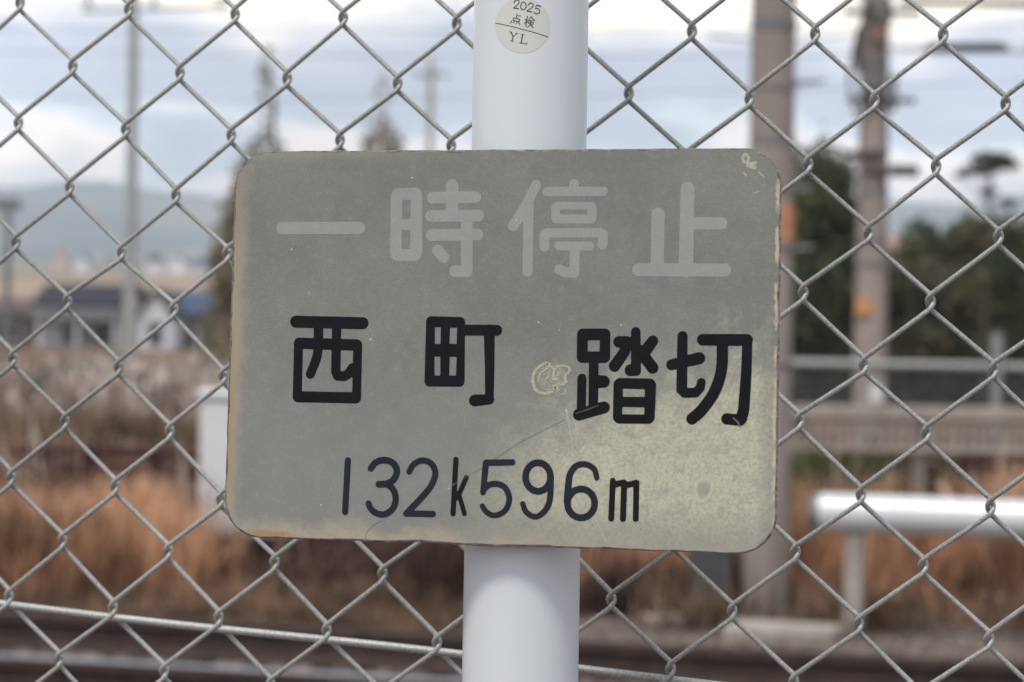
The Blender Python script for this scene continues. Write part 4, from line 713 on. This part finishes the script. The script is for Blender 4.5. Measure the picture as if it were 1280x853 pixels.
G_OR = height_mat('orange_dry_grass', [(0, (.26, .13, .075)), (.35, (.52, .27, .15)), (.75, (.74, .44, .26)), (1, (.80, .54, .36))], .75, var=.3)
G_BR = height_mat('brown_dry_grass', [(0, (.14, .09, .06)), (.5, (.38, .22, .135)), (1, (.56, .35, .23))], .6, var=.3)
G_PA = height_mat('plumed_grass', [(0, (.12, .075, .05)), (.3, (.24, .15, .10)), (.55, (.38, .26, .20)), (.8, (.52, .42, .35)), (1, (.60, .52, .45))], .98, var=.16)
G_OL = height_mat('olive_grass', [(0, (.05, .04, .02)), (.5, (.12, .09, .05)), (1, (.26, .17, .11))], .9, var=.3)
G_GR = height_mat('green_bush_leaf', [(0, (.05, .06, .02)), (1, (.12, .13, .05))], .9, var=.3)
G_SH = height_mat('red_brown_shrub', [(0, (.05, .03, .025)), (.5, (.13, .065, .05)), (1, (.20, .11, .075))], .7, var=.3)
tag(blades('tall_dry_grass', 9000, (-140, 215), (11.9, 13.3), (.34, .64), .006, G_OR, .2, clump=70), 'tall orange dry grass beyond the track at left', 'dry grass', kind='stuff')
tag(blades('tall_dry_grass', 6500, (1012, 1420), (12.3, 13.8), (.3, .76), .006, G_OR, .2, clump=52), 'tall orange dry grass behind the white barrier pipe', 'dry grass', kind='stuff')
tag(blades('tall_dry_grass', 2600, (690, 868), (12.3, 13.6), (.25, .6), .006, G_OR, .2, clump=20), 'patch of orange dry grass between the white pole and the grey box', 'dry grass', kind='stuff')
tag(blades('pale_stalks', 260, (-140, 1420), (12.1, 14.5), (.5, .95), .007, G_PA, .3, plume=1.6), 'scattered pale seed stalks standing above the orange grass', 'stalks', kind='stuff')
tag(blades('dark_weeds', 3500, (960, 1340), (20.0, 22.0), (.35, .62), .012, G_SH, .3, clump=50), 'dark weeds seen through the bars of the slatted railing', 'weeds', kind='stuff')
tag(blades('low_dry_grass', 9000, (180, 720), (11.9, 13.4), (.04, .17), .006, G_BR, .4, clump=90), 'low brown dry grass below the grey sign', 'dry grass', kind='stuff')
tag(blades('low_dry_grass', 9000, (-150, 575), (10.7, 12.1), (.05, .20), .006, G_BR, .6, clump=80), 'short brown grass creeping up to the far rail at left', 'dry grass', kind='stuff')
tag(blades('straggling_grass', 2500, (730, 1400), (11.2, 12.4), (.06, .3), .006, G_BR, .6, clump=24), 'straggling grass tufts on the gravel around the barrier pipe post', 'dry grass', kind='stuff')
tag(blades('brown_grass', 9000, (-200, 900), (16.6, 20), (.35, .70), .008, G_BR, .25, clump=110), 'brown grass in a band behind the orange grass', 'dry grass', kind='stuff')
tag(blades('plumed_grass', 16000, (-200, 700), (21, 34), (.6, 1.05), .014, G_PA, .2, clump=260, plume=2.2), 'pale plumed grass filling the field before the houses', 'dry grass', kind='stuff')
tag(blades('olive_grass', 5000, (-200, 420), (18.5, 20.5), (.3, .85), .010, G_OL, .25, clump=45), 'olive brown weeds behind the maroon beams', 'weeds', kind='stuff')
tag(blades('green_weeds', 3500, (1000, 1075), (13.8, 14.8), (.5, .86), .012, G_GR, .35, clump=12), 'green weeds in front of the far slatted railing', 'weeds', kind='stuff')

tag(blades('brown_shrubs', 4500, (-150, 870), (13.9, 15.2), (.25, .6), .011, G_SH, .5, clump=40), 'dark reddish brown shrubs between the clumps of dry grass', 'shrubs', kind='stuff')
tag(blades('low_shrubs', 3500, (250, 1350), (12.0, 13.4), (.12, .42), .010, G_SH, .6, clump=26), 'low dark twiggy weeds at the edge of the gravel', 'weeds', kind='stuff')

# ------------------------------------------------------------------ trackside things, left
def cabinet():
    d = 13.5; x0, x1 = gx(251, d), gx(372, d); z0, z1 = zz(310, 672, d), zz(310, 492, d)
    root = empty('relay_cabinet', ((x0+x1)/2, d+.2, 0)); tag(root, 'white steel relay cabinet standing in dry grass beside the sign edge', 'cabinet')
    hw = (x1-x0)/2; b = MB(); b.bbox(-hw, hw, -.2, .2, z0, z1-.03, .012); b.build('body', M['box_white'], root)
    b = MB(); b.bbox(-hw-.02, hw+.02, -.23, .23, z1-.029, z1+.01, .01); b.build('lid', M['box_white'], root)
    dr = MB().bbox(-hw+.03, hw-.03, -.212, -.2005, z0+.04, z1-.07, .004).build('door', M['box_white'], root)
    MB().bbox(hw-.09, hw-.06, -.235, -.2125, z0+.38, z0+.48, .004).build('handle', M['grey_metal'], dr)
    for s in (-1, 1):
        for q in (-.14, .14): MB().bbox(s*(hw-.08)-.03, s*(hw-.08)+.03, q-.03, q+.03, 0, z0-.0005, .004).build('leg', M['concrete'], root)
cabinet()
def beams():
    d = 16.0; s0, t0 = st(28, d); s1, _ = st(300, d); z = 0.0
    root = empty('steel_barrier', T((s0+s1)/2, t0, 0), -TA); L_ = (s1-s0)/2
    tag(root, 'low barrier of dark maroon steel beams half hidden by orange grass', 'barrier')
    for z0, h, m in ((.16, .07, 'grey_metal'), (.27, .10, 'maroon'), (.40, .11, 'maroon'), (.54, .07, 'maroon')):
        MB().bbox(-L_, L_, -.05, .05, z0, z0+h, .01).build('beam', M['rust_dark'] if m == 'grey_metal' else M[m], root)
    for x in (-L_+.1, -L_/3, L_/3, L_-.1): MB().bbox(x-.04, x+.04, .051, .13, 0, .64, .006).build('post', M['rust_dark'], root)
beams()
def util_pole(name, label, cat, px, d, w0, w1, h, m, lean=0, group=None):
    x = gx(px, d); root = empty(name, (x, d, 0)); tag(root, label, cat, group)
    b = MB(); b.tube([(0, 0, -.05), (0, 0, h*.5), (lean, 0, h)], [w0/2, (w0+w1)/4, w1/2], 20); smooth_angle(b.build('shaft', m, root), 40)
    return root
M['pole_pale'] = mat('pale_pole', (.44, .44, .42), (.36, .365, .34), 4, .7, .2, stretch=(1, 1, .2))
pl = util_pole('catenary_pole', 'slim pale steel pole rising past the dark-roofed house at left', 'pole', 162, 40, .24, .15, 8.5, M['pole_pale'])
b = MB(); b.tube([(-.9, 0, 6.85), (1.7, 0, 6.95)], .03, 8); arm = b.build('crossarm', M['grey_metal'], pl)
for x in (-.8, .35, 1.5):
    b = MB(); b.tube([(x, 0, 6.9), (x, 0, 7.0), (x, 0, 7.05), (x, 0, 7.15)], [.04, .08, .04, .07], 10); b.build('insulator', M['box_white'], arm)
pl = util_pole('street_pole', 'thin grey pole at the far left edge beyond the plumed grass', 'pole', 8, 60, .22, .18, 4.6, M['grey_metal'])
MB().bbox(-.35, .35, -.1, .1, 4.3, 4.6, .03).build('lamp_head', M['grey_metal'], pl)
pl = util_pole('utility_pole', 'thin ochre-based pole rising just left of the white pole', 'pole', 534, 70, .22, .18, 9.5, mat('ochre_pole', (.42, .36, .22), (.34, .30, .2), 2, .8))
MB().bbox(-.5, .5, -.05, .05, 9.0, 9.1, .01).build('crossarm', M['grey_metal'], pl)

# ------------------------------------------------------------------ trackside things, right
def barrier_pipe():
    d = 11.2; s0, t0 = st(1017, d); L_ = 3.4; zc_ = zz(1017, 640, d)
    root = empty('barrier_pipe', T(s0, t0, 0), -TA-R_(2)); tag(root, 'thick white horizontal pipe barrier on a square post at right', 'barrier')
    r = .092
    b = MB(); b.tube([(.05, 0, zc_), (L_, 0, zc_)], r, 40); smooth_angle(b.build('pipe', M['white_paint'], root), 40)
    b = MB(); b.tube([(0, 0, zc_), (.012, 0, zc_), (.0495, 0, zc_)], [r*.88, r*.985, r*.985], 40); smooth_angle(b.build('end_cap', M['grey_metal'], root), 40)
    for x in (.215, 2.1): MB().bbox(x-.043, x+.043, -.043, .043, -.02, zc_-r-.0005, .006).build('post', M['concrete_lt'], root)
barrier_pipe()
def big_pole():
    d = 12.1; root = util_pole('concrete_utility_pole', 'thick brownish concrete utility pole rising beside the right edge of the sign', 'utility pole', 961, d, .245, .215, 9, M['concrete'], .03)
    def band(py, hh, m, r=.122, nm='band'):
        z = zz(960, py, d); h = hh/2870*d; b = MB(); b.tube([(.003, 0, z-h/2), (.003, 0, z+h/2)], r, 24); smooth_angle(b.build(nm, m, root), 40)
    band(33, 12, M['grey_metal']); band(112, 6, M['grey_metal']); band(176, 10, M['grey_metal']); band(280, 44, M['orange'], .1225); band(238, 5, M['grey_metal'], .123); band(312, 6, M['grey_metal'], .1235); band(457, 8, M['grey_metal'], .124)
    for py, l_ in ((104, .15), (238, .09), (312, .10), (457, .09)):
        z = zz(985, py, d); b = MB(); b.tube([(.11, 0, z), (.125+l_, -.02, z+.01)], [.016, .010], 8); b.build('step_bolt', M['grey_metal'], root)
    MB().bbox(-.40, -.19, -.12, .10, 0, .37, .012).build('junction_box', M['box_grey'], root)
big_pole()
def slab():
    d = 11.0; s0, t0 = st(985, d); root = empty('concrete_slab', T(s0, t0, 0), -TA-.1)
    o = MB().bbox(-.27, .27, -.15, .15, 0, .075, .012).build('slab_block', M['concrete_lt'], root)
    tag(root, 'flat pale concrete trough lid lying at the foot of the thick pole', 'slab')
    o2 = MB().bbox(-.12, .1, -.1, .1, .0, .06, .012).build('concrete_block', M['concrete_lt']); o2.location = T(s0-.62, t0+.3, 0); o2.rotation_euler.z = .3
    tag(o2, 'small pale concrete lump on the gravel left of the thick pole', 'concrete block')
slab()
def second_pole():
    d = 27.0; root = util_pole('equipped_utility_pole', 'second concrete pole with dark fittings and an orange band, farther right', 'utility pole', 1088, d, .40, .27, 9, M['concrete'], -.0)
    z = lambda py: zz(1090, py, d); k = d/2870
    def cyl(nm, x, z0, z1, r, m, y=0): b = MB(); b.tube([(x, y, z0), (x, y, z1)], r, 16); return smooth_angle(b.build(nm, m, root), 40)
    rad = lambda zz_: .20-(.20-.135)*zz_/9+.012
    cyl('band', -.075, z(394), z(374), .125, M['orange_pale'], -.085)
    for py in (330, 300, 240, 190, 128): cyl('band', 0, z(py+4), z(py-2), rad(z(py)), M['grey_metal'])
    cyl('equipment_drum', -.02, z(112), z(74), .17, M['equip'], -.10); cyl('equipment_drum', .05, z(30), z(4), .13, M['equip'], -.13)
    cyl('fuse_tube', -.22, z(92), z(40), .035, M['equip'], -.12); cyl('fuse_tube', .21, z(140), z(95), .04, M['grey_metal'], -.12)
    MB().bbox(-.09, .06, -.3, -.19, z(55), z(38), .01).build('junction_box', mat('brick_red_box', (.32, .19, .15), (.26, .15, .12), 5, .6), root)
    for (x0, x1, py) in ((-.42, .1, 195), (-.1, .45, 216), (-.35, .45, 128), (-.4, .5, 20)):
        MB().bbox(x0, x1, -.24, -.18, z(py+3), z(py-4), .008).build('crossarm', M['dark_metal'], root)
    MB().bbox(.16, .5, -.28, -.16, z(222), z(208), .02).build('cable_closure', M['dark_metal'], root)
    MB().bbox(-.36, -.06, -.25, -.17, z(201), z(190), .02).build('cable_closure', M['dark_metal'], root)
    b = MB(); b.tube([(-.22, -.2, z(150)), (-.33, -.2, z(110)), (-.27, -.2, z(60)), (-.1, -.2, z(2))], .02, 8); b.build('cable', M['wire_black'], root)
    b = MB(); b.tube([(.05, -.2, z(480)), (.05, -.2, z(502))], [.07, .09], 12); b.build('insulator', M['box_white'], root)
second_pole()
def far_fence():
    d = 22.5; z = lambda py: zz(1130, py, d); x0, x1 = gx(880, d), gx(1420, d); zt = z(456)
    root = empty('far_mesh_fence', ((x0+x1)/2, d, 0)); tag(root, 'grey mesh fence with a thick top rail in front of the dark evergreens', 'fence'); X0, X1 = x0-(x0+x1)/2, x1-(x0+x1)/2
    b = MB(); b.tube([(X0, 0, zt), (X1, 0, zt-.02)], .047, 12); smooth_angle(b.build('top_rail', M['steel'], root), 40)
    for px in (905, 1245): 
        x = gx(px, d)-(x0+x1)/2; b = MB(); b.tube([(x, -.05, 0), (x, -.05, z(415))], .055, 14); smooth_angle(b.build('post', M['steel'], root), 40)
    zb = .1; h = zt-zb; b = MB(); n = int((X1-X0+h)/.055)
    for i in range(n):
        x = X0-h+i*.055
        for (xa, xb) in ((x, x+h), (x+h, x)):
            za, zb_ = zb, zt
            def clip(xq): return min(max(xq, X0), X1)
            ca, cb = clip(xa), clip(xb)
            if abs(ca-cb) < .03: continue
            fa, fb = (ca-xa)/(xb-xa), (cb-xa)/(xb-xa)
            b.tube([(ca, .0, zb+h*fa), (cb, .0, zb+h*fb)], .0022, 3, False)
    o = b.build('mesh_wire', M['grey_metal'], root); o['kind'] = 'stuff'
far_fence()
def railing():
    d = 19.5; z = lambda py: zz(1120, py, d); x0, x1 = gx(975, d), gx(1330, d); xm = (x0+x1)/2
    root = empty('slatted_railing', (xm, d, 0)); tag(root, 'low pale railing with upright bars under the far mesh fence', 'railing')
    MB().bbox(x0-xm, x1-xm, -.05, .05, z(524), z(508), .01).build('top_beam', M['concrete_lt'], root)
    MB().bbox(x0-xm, x1-xm, -.05, .05, z(566), z(559), .01).build('bottom_beam', M['concrete_lt'], root)
    x = x0-xm+.03; first = None
    while x < x1-xm-.02:
        if first is None: first = MB().bbox(-.021, .021, -.02, .02, z(559)+.0005, z(524)-.0005, .003).build('bar', M['concrete_lt'], root); o = first
        else: o = first.copy(); link(o, root)
        o.location.x = x; x += .088
    for x in (x0-xm+.2, 0, x1-xm-.2): MB().bbox(x-.05, x+.05, .051, .12, 0, z(508)-.01, .005).build('post', M['concrete_lt'], root)
railing()

# ------------------------------------------------------------------ trees
def crown(n, clumps, size, flat=.5):
    cl = np.array(clumps, float); wv = cl[:, 3]*cl[:, 4]*cl[:, 5]; k = rng.choice(len(cl), n, p=wv/wv.sum())
    u = rng.normal(size=(n, 3)); u /= np.linalg.norm(u, axis=1)[:, None]; r = rng.uniform(.25, 1, n)**.5
    r *= 1+.25*np.sin(u[:, 0]*7+k)*np.sin(u[:, 2]*6+k*2)
    C = cl[k, :3]+u*r[:, None]*cl[k, 3:6]
    a = rng.normal(size=(n, 3)); a /= np.linalg.norm(a, axis=1)[:, None]; b = np.cross(a, rng.normal(size=(n, 3))); b /= np.linalg.norm(b, axis=1)[:, None]
    s = rng.uniform(.5, 1.2, n)[:, None]*size
    return np.stack([C-a*s, C-b*s*flat, C+a*s, C+b*s*flat], 1)
def tree(name, label, px, d, h, cl, n, size, lm, trunk=(.15, .04), bend=0, group=None, limbs=True):
    x = gx(px, d); root = empty(name, (x, d, terrain_h(x, d))); tag(root, label, 'tree', group)
    b = MB(); b.tube([(0, 0, -.1), (bend*.3, 0, h*.35), (bend, 0, h*.7), (bend*.8, 0, h*.97)], [trunk[0], trunk[0]*.8, (trunk[0]+trunk[1])*.4, trunk[1]], 10)
    smooth_angle(b.build('trunk', M['bark'], root), 50)
    if limbs:
        b = MB()
        for c in cl[:14]:
            z0 = max(.25*h, c[2]-.35*abs(c[0])-.2*h*.3); b.tube([(bend*z0/h, 0, z0), ((c[0])*.5, c[1]*.5, (z0+c[2])/2), (c[0], c[1], c[2])], [trunk[0]*.35, trunk[0]*.22, trunk[1]*.4], 6)
        b.build('limbs', M['bark'], root)
    quads('crown', crown(n, cl, size), lm, root)
    return root
L_DK = leaf_mat('dark_evergreen_leaf', (.028, .042, .017), (.10, .12, .045)); L_DK2 = leaf_mat('dull_evergreen_leaf', (.045, .046, .022), (.15, .13, .065))
L_AU = leaf_mat('autumn_leaf', (.16, .135, .075), (.32, .26, .15)); L_PI = leaf_mat('pine_leaf', (.03, .04, .025), (.08, .085, .05)); L_BR = leaf_mat('reddish_leaf', (.10, .05, .035), (.20, .10, .07))
def cone_clumps(h, w, z0, k, pw=.8):
    o = []
    for i in range(k):
        f = (i+.5)/k; z = z0+(h-z0)*f; rr = w*(1-f)**pw
        m = 3 if f < .7 else 1
        for q in range(m):
            a = random.uniform(0, 6.28); ro = rr*.55 if m > 1 else 0
            o.append((math.cos(a)*ro, math.sin(a)*ro, z+random.uniform(-.1, .1)*h, max(.12, rr*(.62 if m > 1 else 1))*random.uniform(.8, 1.2), max(.12, rr*.6), (h-z0)/k*random.uniform(1.3, 1.9)))
    return o
def blob_clumps(n, wx, wy, z0, z1, r):
    return [(random.uniform(-wx, wx), random.uniform(-wy, wy), random.uniform(z0, z1), r*random.uniform(.6, 1.3), r*random.uniform(.6, 1.2), r*random.uniform(.5, 1.)) for _ in range(n)]
tree('conifer_tree', 'tall dark evergreen with a pointed top between the two concrete poles', 1023, 44, 5.1, cone_clumps(5.1, 1.35, .6, 11, .45), 22000, .10, L_DK)
for (px, d, h, wx, lab, lm) in (
        (965, 48, 4.0, 1.5, 'rounded dark evergreen directly behind the thick concrete pole', L_DK2),
        (1078, 46, 3.7, 1.3, 'dark evergreen directly behind the second concrete pole', L_DK),
        (1142, 45, 3.3, 1.3, 'dull green bushy tree under the pinkish roof', L_DK2),
        (1205, 45.5, 3.8, 1.4, 'wide dark tree below the small leaning pine', L_DK),
        (1275, 46, 3.9, 1.5, 'dark tree cut by the right edge of the picture', L_DK2)):
    tree('evergreen_tree', lab, px, d, h, blob_clumps(26, wx*.8, .7, .4, h-.45, .62), 11000, .10, lm, group='dark evergreens behind the far fence')
tree('pine_tree', 'small leaning pine with flat tufts standing above the dark trees', 1228, 43, 5.0, [(.12, 0, 4.72, .42, .25, .12), (-.12, 0, 4.5, .36, .2, .10), (.35, 0, 4.6, .3, .2, .1), (-.45, 0, 4.4, .16, .12, .06), (.1, .1, 4.1, .2, .2, .08), (.45, 0, 3.9, .2, .2, .08)], 1500, .055, L_PI, (.06, .02), .1)
tree('autumn_tree', 'tall yellow-brown autumn tree showing above the top left corner of the sign', 328, 62, 8.0, cone_clumps(7.9, 1.75, .8, 13, .75), 15000, .14, L_AU, bend=.25)
tree('autumn_tree', 'small blurred treetop peeking over the top edge of the sign', 474, 85, 9.0, cone_clumps(9.2, 1.7, 2.0, 10, .45), 9000, .15, L_AU)
b = None

# ------------------------------------------------------------------ houses
def house(name, label, px0, px1, py_eave, py_ridge, d, wall, roof, depth=6, gable_front=False, over=.35, wins=(), strip=None, door=None, rz=0):
    x0, x1 = gx(px0, d), gx(px1, d); xm = (x0+x1)/2; hw = (x1-x0)/2; g0 = min(terrain_h(xm, d), terrain_h(xm, d+depth))
    ze, zr = zz((px0+px1)/2, py_eave, d)-g0, zz((px0+px1)/2, py_ridge, d)-g0
    root = empty(name, (xm, d, g0), rz); tag(root, label, 'house')
    b = MB(); 
    if gable_front:
        b.add([(-hw, 0, -.5), (hw, 0, -.5), (hw, 0, ze), (0, 0, zr), (-hw, 0, ze), (-hw, depth, -.5), (hw, depth, -.5), (hw, depth, ze), (0, depth, zr), (-hw, depth, ze)],
              [(0, 1, 2, 3, 4), (9, 8, 7, 6, 5), (1, 6, 7, 2), (0, 4, 9, 5)])
    else:
        b.add([(-hw, 0, -.5), (hw, 0, -.5), (hw, 0, ze), (-hw, 0, ze), (-hw, depth, -.5), (hw, depth, -.5), (hw, depth, ze), (-hw, depth, ze), (-hw, depth/2, zr), (hw, depth/2, zr)],
              [(0, 1, 2, 3), (7, 6, 5, 4), (1, 5, 6, 9, 2), (0, 3, 8, 7, 4)])
    b.build('wall', wall, root)
    th = .14; b = MB()
    if gable_front:
        sl = (zr-ze)/hw
        for s in (-1, 1):
            e = hw+over; b.add([(0, -over, zr+.03), (0, depth+over, zr+.03), (s*e, depth+over, ze-over*sl+.03), (s*e, -over, ze-over*sl+.03), (0, -over, zr+.03+th), (0, depth+over, zr+.03+th), (s*e, depth+over, ze-over*sl+.03+th), (s*e, -over, ze-over*sl+.03+th)],
                  [(0, 1, 2, 3), (7, 6, 5, 4), (2, 6, 7, 3), (0, 3, 7, 4), (1, 5, 6, 2)])
    else:
        sl = (zr-ze)/(depth/2); H = hw+over
        for s in (0, 1):
            ye = -over if s == 0 else depth+over; zo = ze-over*sl+.03
            b.add([(-H, depth/2, zr+.03), (H, depth/2, zr+.03), (H, ye, zo), (-H, ye, zo), (-H, depth/2, zr+.03+th), (H, depth/2, zr+.03+th), (H, ye, zo+th), (-H, ye, zo+th)],
                  [(0, 1, 2, 3), (7, 6, 5, 4), (2, 6, 7, 3), (1, 5, 6, 2), (0, 3, 7, 4)])
    b.build('roof', roof, root)
    for (a, c, z0, z1) in wins:
        xa, xb = -hw+a*2*hw, -hw+c*2*hw
        w_ = MB().bbox(xa-.06, xb+.06, -.06, -.003, z0-.06, z1+.06, .01).build('window', M['wall_white'] if wall is not M['wall_white'] else M['grey_metal'], root)
        MB().box(xa, xb, -.068, -.0605, z0, z1).build('pane', M['glass'], w_)
    if strip:
        MB().bbox(-hw-.3, hw+.2, -1.4, -.004, strip[0], strip[1], .03).build('canopy', strip[2], root)
        for x in (-hw+.1, 0, hw-.1): MB().bbox(x-.09, x+.09, -1.3, -1.1, -.5, strip[0]-.001, .01).build('post', M['wall_white'], root)
    return root
DH = 115.0
hz = lambda py: zz(110, py, DH)-terrain_h(0, DH)
house('dark_roofed_house', 'low white house under a wide dark tiled roof at the left', 52, 152, 382, 358, DH, M['wall_white'], M['roof_dark'], 7, wins=[(.28, .55, .2, 1.6), (.65, .95, .2, 1.6)], strip=(hz(402), hz(386), M['grey_metal']), over=.5)
house('gabled_house', 'small pale gabled house just right of the slim steel pole', 174, 214, 392, 365, DH-6, M['wall_white'], M['roof_dark'], 6, True, wins=[(.3, .7, .3, 1.3)], over=.2)
house('blue_roofed_house', 'long house with blue metal roof and ochre wall next to the sign edge', 222, 330, 394, 368, DH-2, M['wall_ochre'], M['roof_blue'], 6, wins=[(.02, .2, -.1, 1.1), (.25, .45, -.1, 1.1), (.5, .7, -.1, 1.1), (.75, .95, -.1, 1.1)], over=.4)
house('brown_house', 'small brown walled house at the far left behind the grass', -20, 38, 392, 376, DH+4, M['brick'], M['brick'], 6, wins=[(.2, .8, .2, 1.3)])
spec = [(64, 82, 322, 312, 640, 'wall_beige', 'roof_red', 'tiny pinkish house on the hazy slope, leftmost of the far houses'),
        (92, 108, 328, 316, 600, 'wall_white', 'roof_blue', 'tiny white house with blue roof on the hazy slope'),
        (128, 140, 330, 320, 700, 'wall_beige', 'roof_dark', 'tiny beige house with dark roof on the hazy slope left of the slim pole'),
        (182, 198, 327, 318, 660, 'wall_white', 'roof_dark', 'tiny white house with dark roof right of the slim pole'),
        (208, 232, 330, 318, 610, 'wall_white', 'roof_dark', 'wide tiny white house on the slope above the blue roof'),
        (240, 256, 332, 322, 620, 'wall_white', 'roof_blue', 'tiny white house with blue roof nearest the autumn tree')]
for (a, c, e, r_, d, wm, rm, lab) in spec:
    house('hillside_house', lab, a, c, e, r_, d, M[wm], M[rm], 8, random.random() < .5, wins=[(.15, .4, .8, 2.0), (.6, .85, .8, 2.0)])
house('pink_roofed_house', 'house with dull pinkish red roof rising behind the dark trees at right', 1112, 1178, 316, 296, 90, M['wall_beige'], M['roof_red'], 6, wins=[(.1, .3, 2.6, 3.4), (.6, .8, 2.6, 3.4)])

# ------------------------------------------------------------------ overhead wires
def wire(pts, r, label, sag=.15, grp=None):
    (a, b_) = [Vector(q) for q in pts]; L_ = 24; P = [a.lerp(b_, i/L_)+Vector((0, 0, -sag*4*(i/L_)*(1-i/L_))) for i in range(L_+1)]
    o = empty('overhead_wire', tuple(a)); o.location = a
    bb = MB(); bb.tube([p_-a for p_ in P], r, 6); bb.build('cable', M['wire_black'], o); tag(o, label, 'wire', grp); return o
wire([(gx(-300, 40), 40, zz(0, 36, 40)), (gx(1400, 30), 30, zz(1280, 28, 30))], .006, 'overhead wire running across the very top of the sky', .1)
wire([(gx(-300, 42), 42, zz(0, 60, 42)), (gx(1400, 30), 30, zz(1280, 60, 30))], .005, 'overhead wire crossing the sky below the topmost one', .15)
wire([(gx(-300, 44), 44, zz(0, 122, 44)), (gx(1400, 36), 36, zz(1280, 96, 36))], .006, 'lowest overhead wire crossing the sky behind both poles', .2)
wire([(gx(1098, 26.7), 26.7, zz(1098, 30, 26.7)), (gx(880, 12.6), 12.6, zz(880, 250, 12.6)+.9)], .007, 'wire slanting down leftward from the equipped pole', .1)
w_ = wire([(gx(1098, 26.6), 26.6, zz(1098, 60, 26.6)), (gx(1500, 22), 22, zz(1500, 58, 22))], .012, 'dark cable leaving the equipped pole to the right with a thick sleeve', .05)
a0 = w_.location; b = MB(); q0 = Vector((gx(1150, 26.1), 26.1, zz(1150, 61, 26.1))); q1 = Vector((gx(1255, 25), 25, zz(1255, 60, 25)))
b.tube([q0-a0, q0.lerp(q1, .1)-a0, q0.lerp(q1, .9)-a0, q1-a0], [.02, .06, .06, .02], 10); b.build('sleeve', M['dark_metal'], w_)
w_ = wire([(gx(1120, 25), 25, zz(1120, 3, 25)), (gx(1500, 22), 22, zz(1500, 2, 22))], .035, 'thick ochre tinted cable at the top right corner', .02)

# ------------------------------------------------------------------ haze
hb = MB().box(-4260, 4260, -4260, 4260, -1.5, 210).build('haze', None); tag(hb, 'thin pale haze over the valley', 'haze', kind='stuff')
hm = bpy.data.materials.new('haze'); hm.use_nodes = True; t = hm.node_tree
for n_ in list(t.nodes): t.nodes.remove(n_)
v = nd(t, 'ShaderNodeVolumePrincipled', ins={'Density': .00045, 'Anisotropy': .2}); v.inputs['Color'].default_value = (.80, .88, 1, 1)
o_ = nd(t, 'ShaderNodeOutputMaterial'); t.links.new(v.outputs[0], o_.inputs['Volume']); hb.data.materials.append(hm)
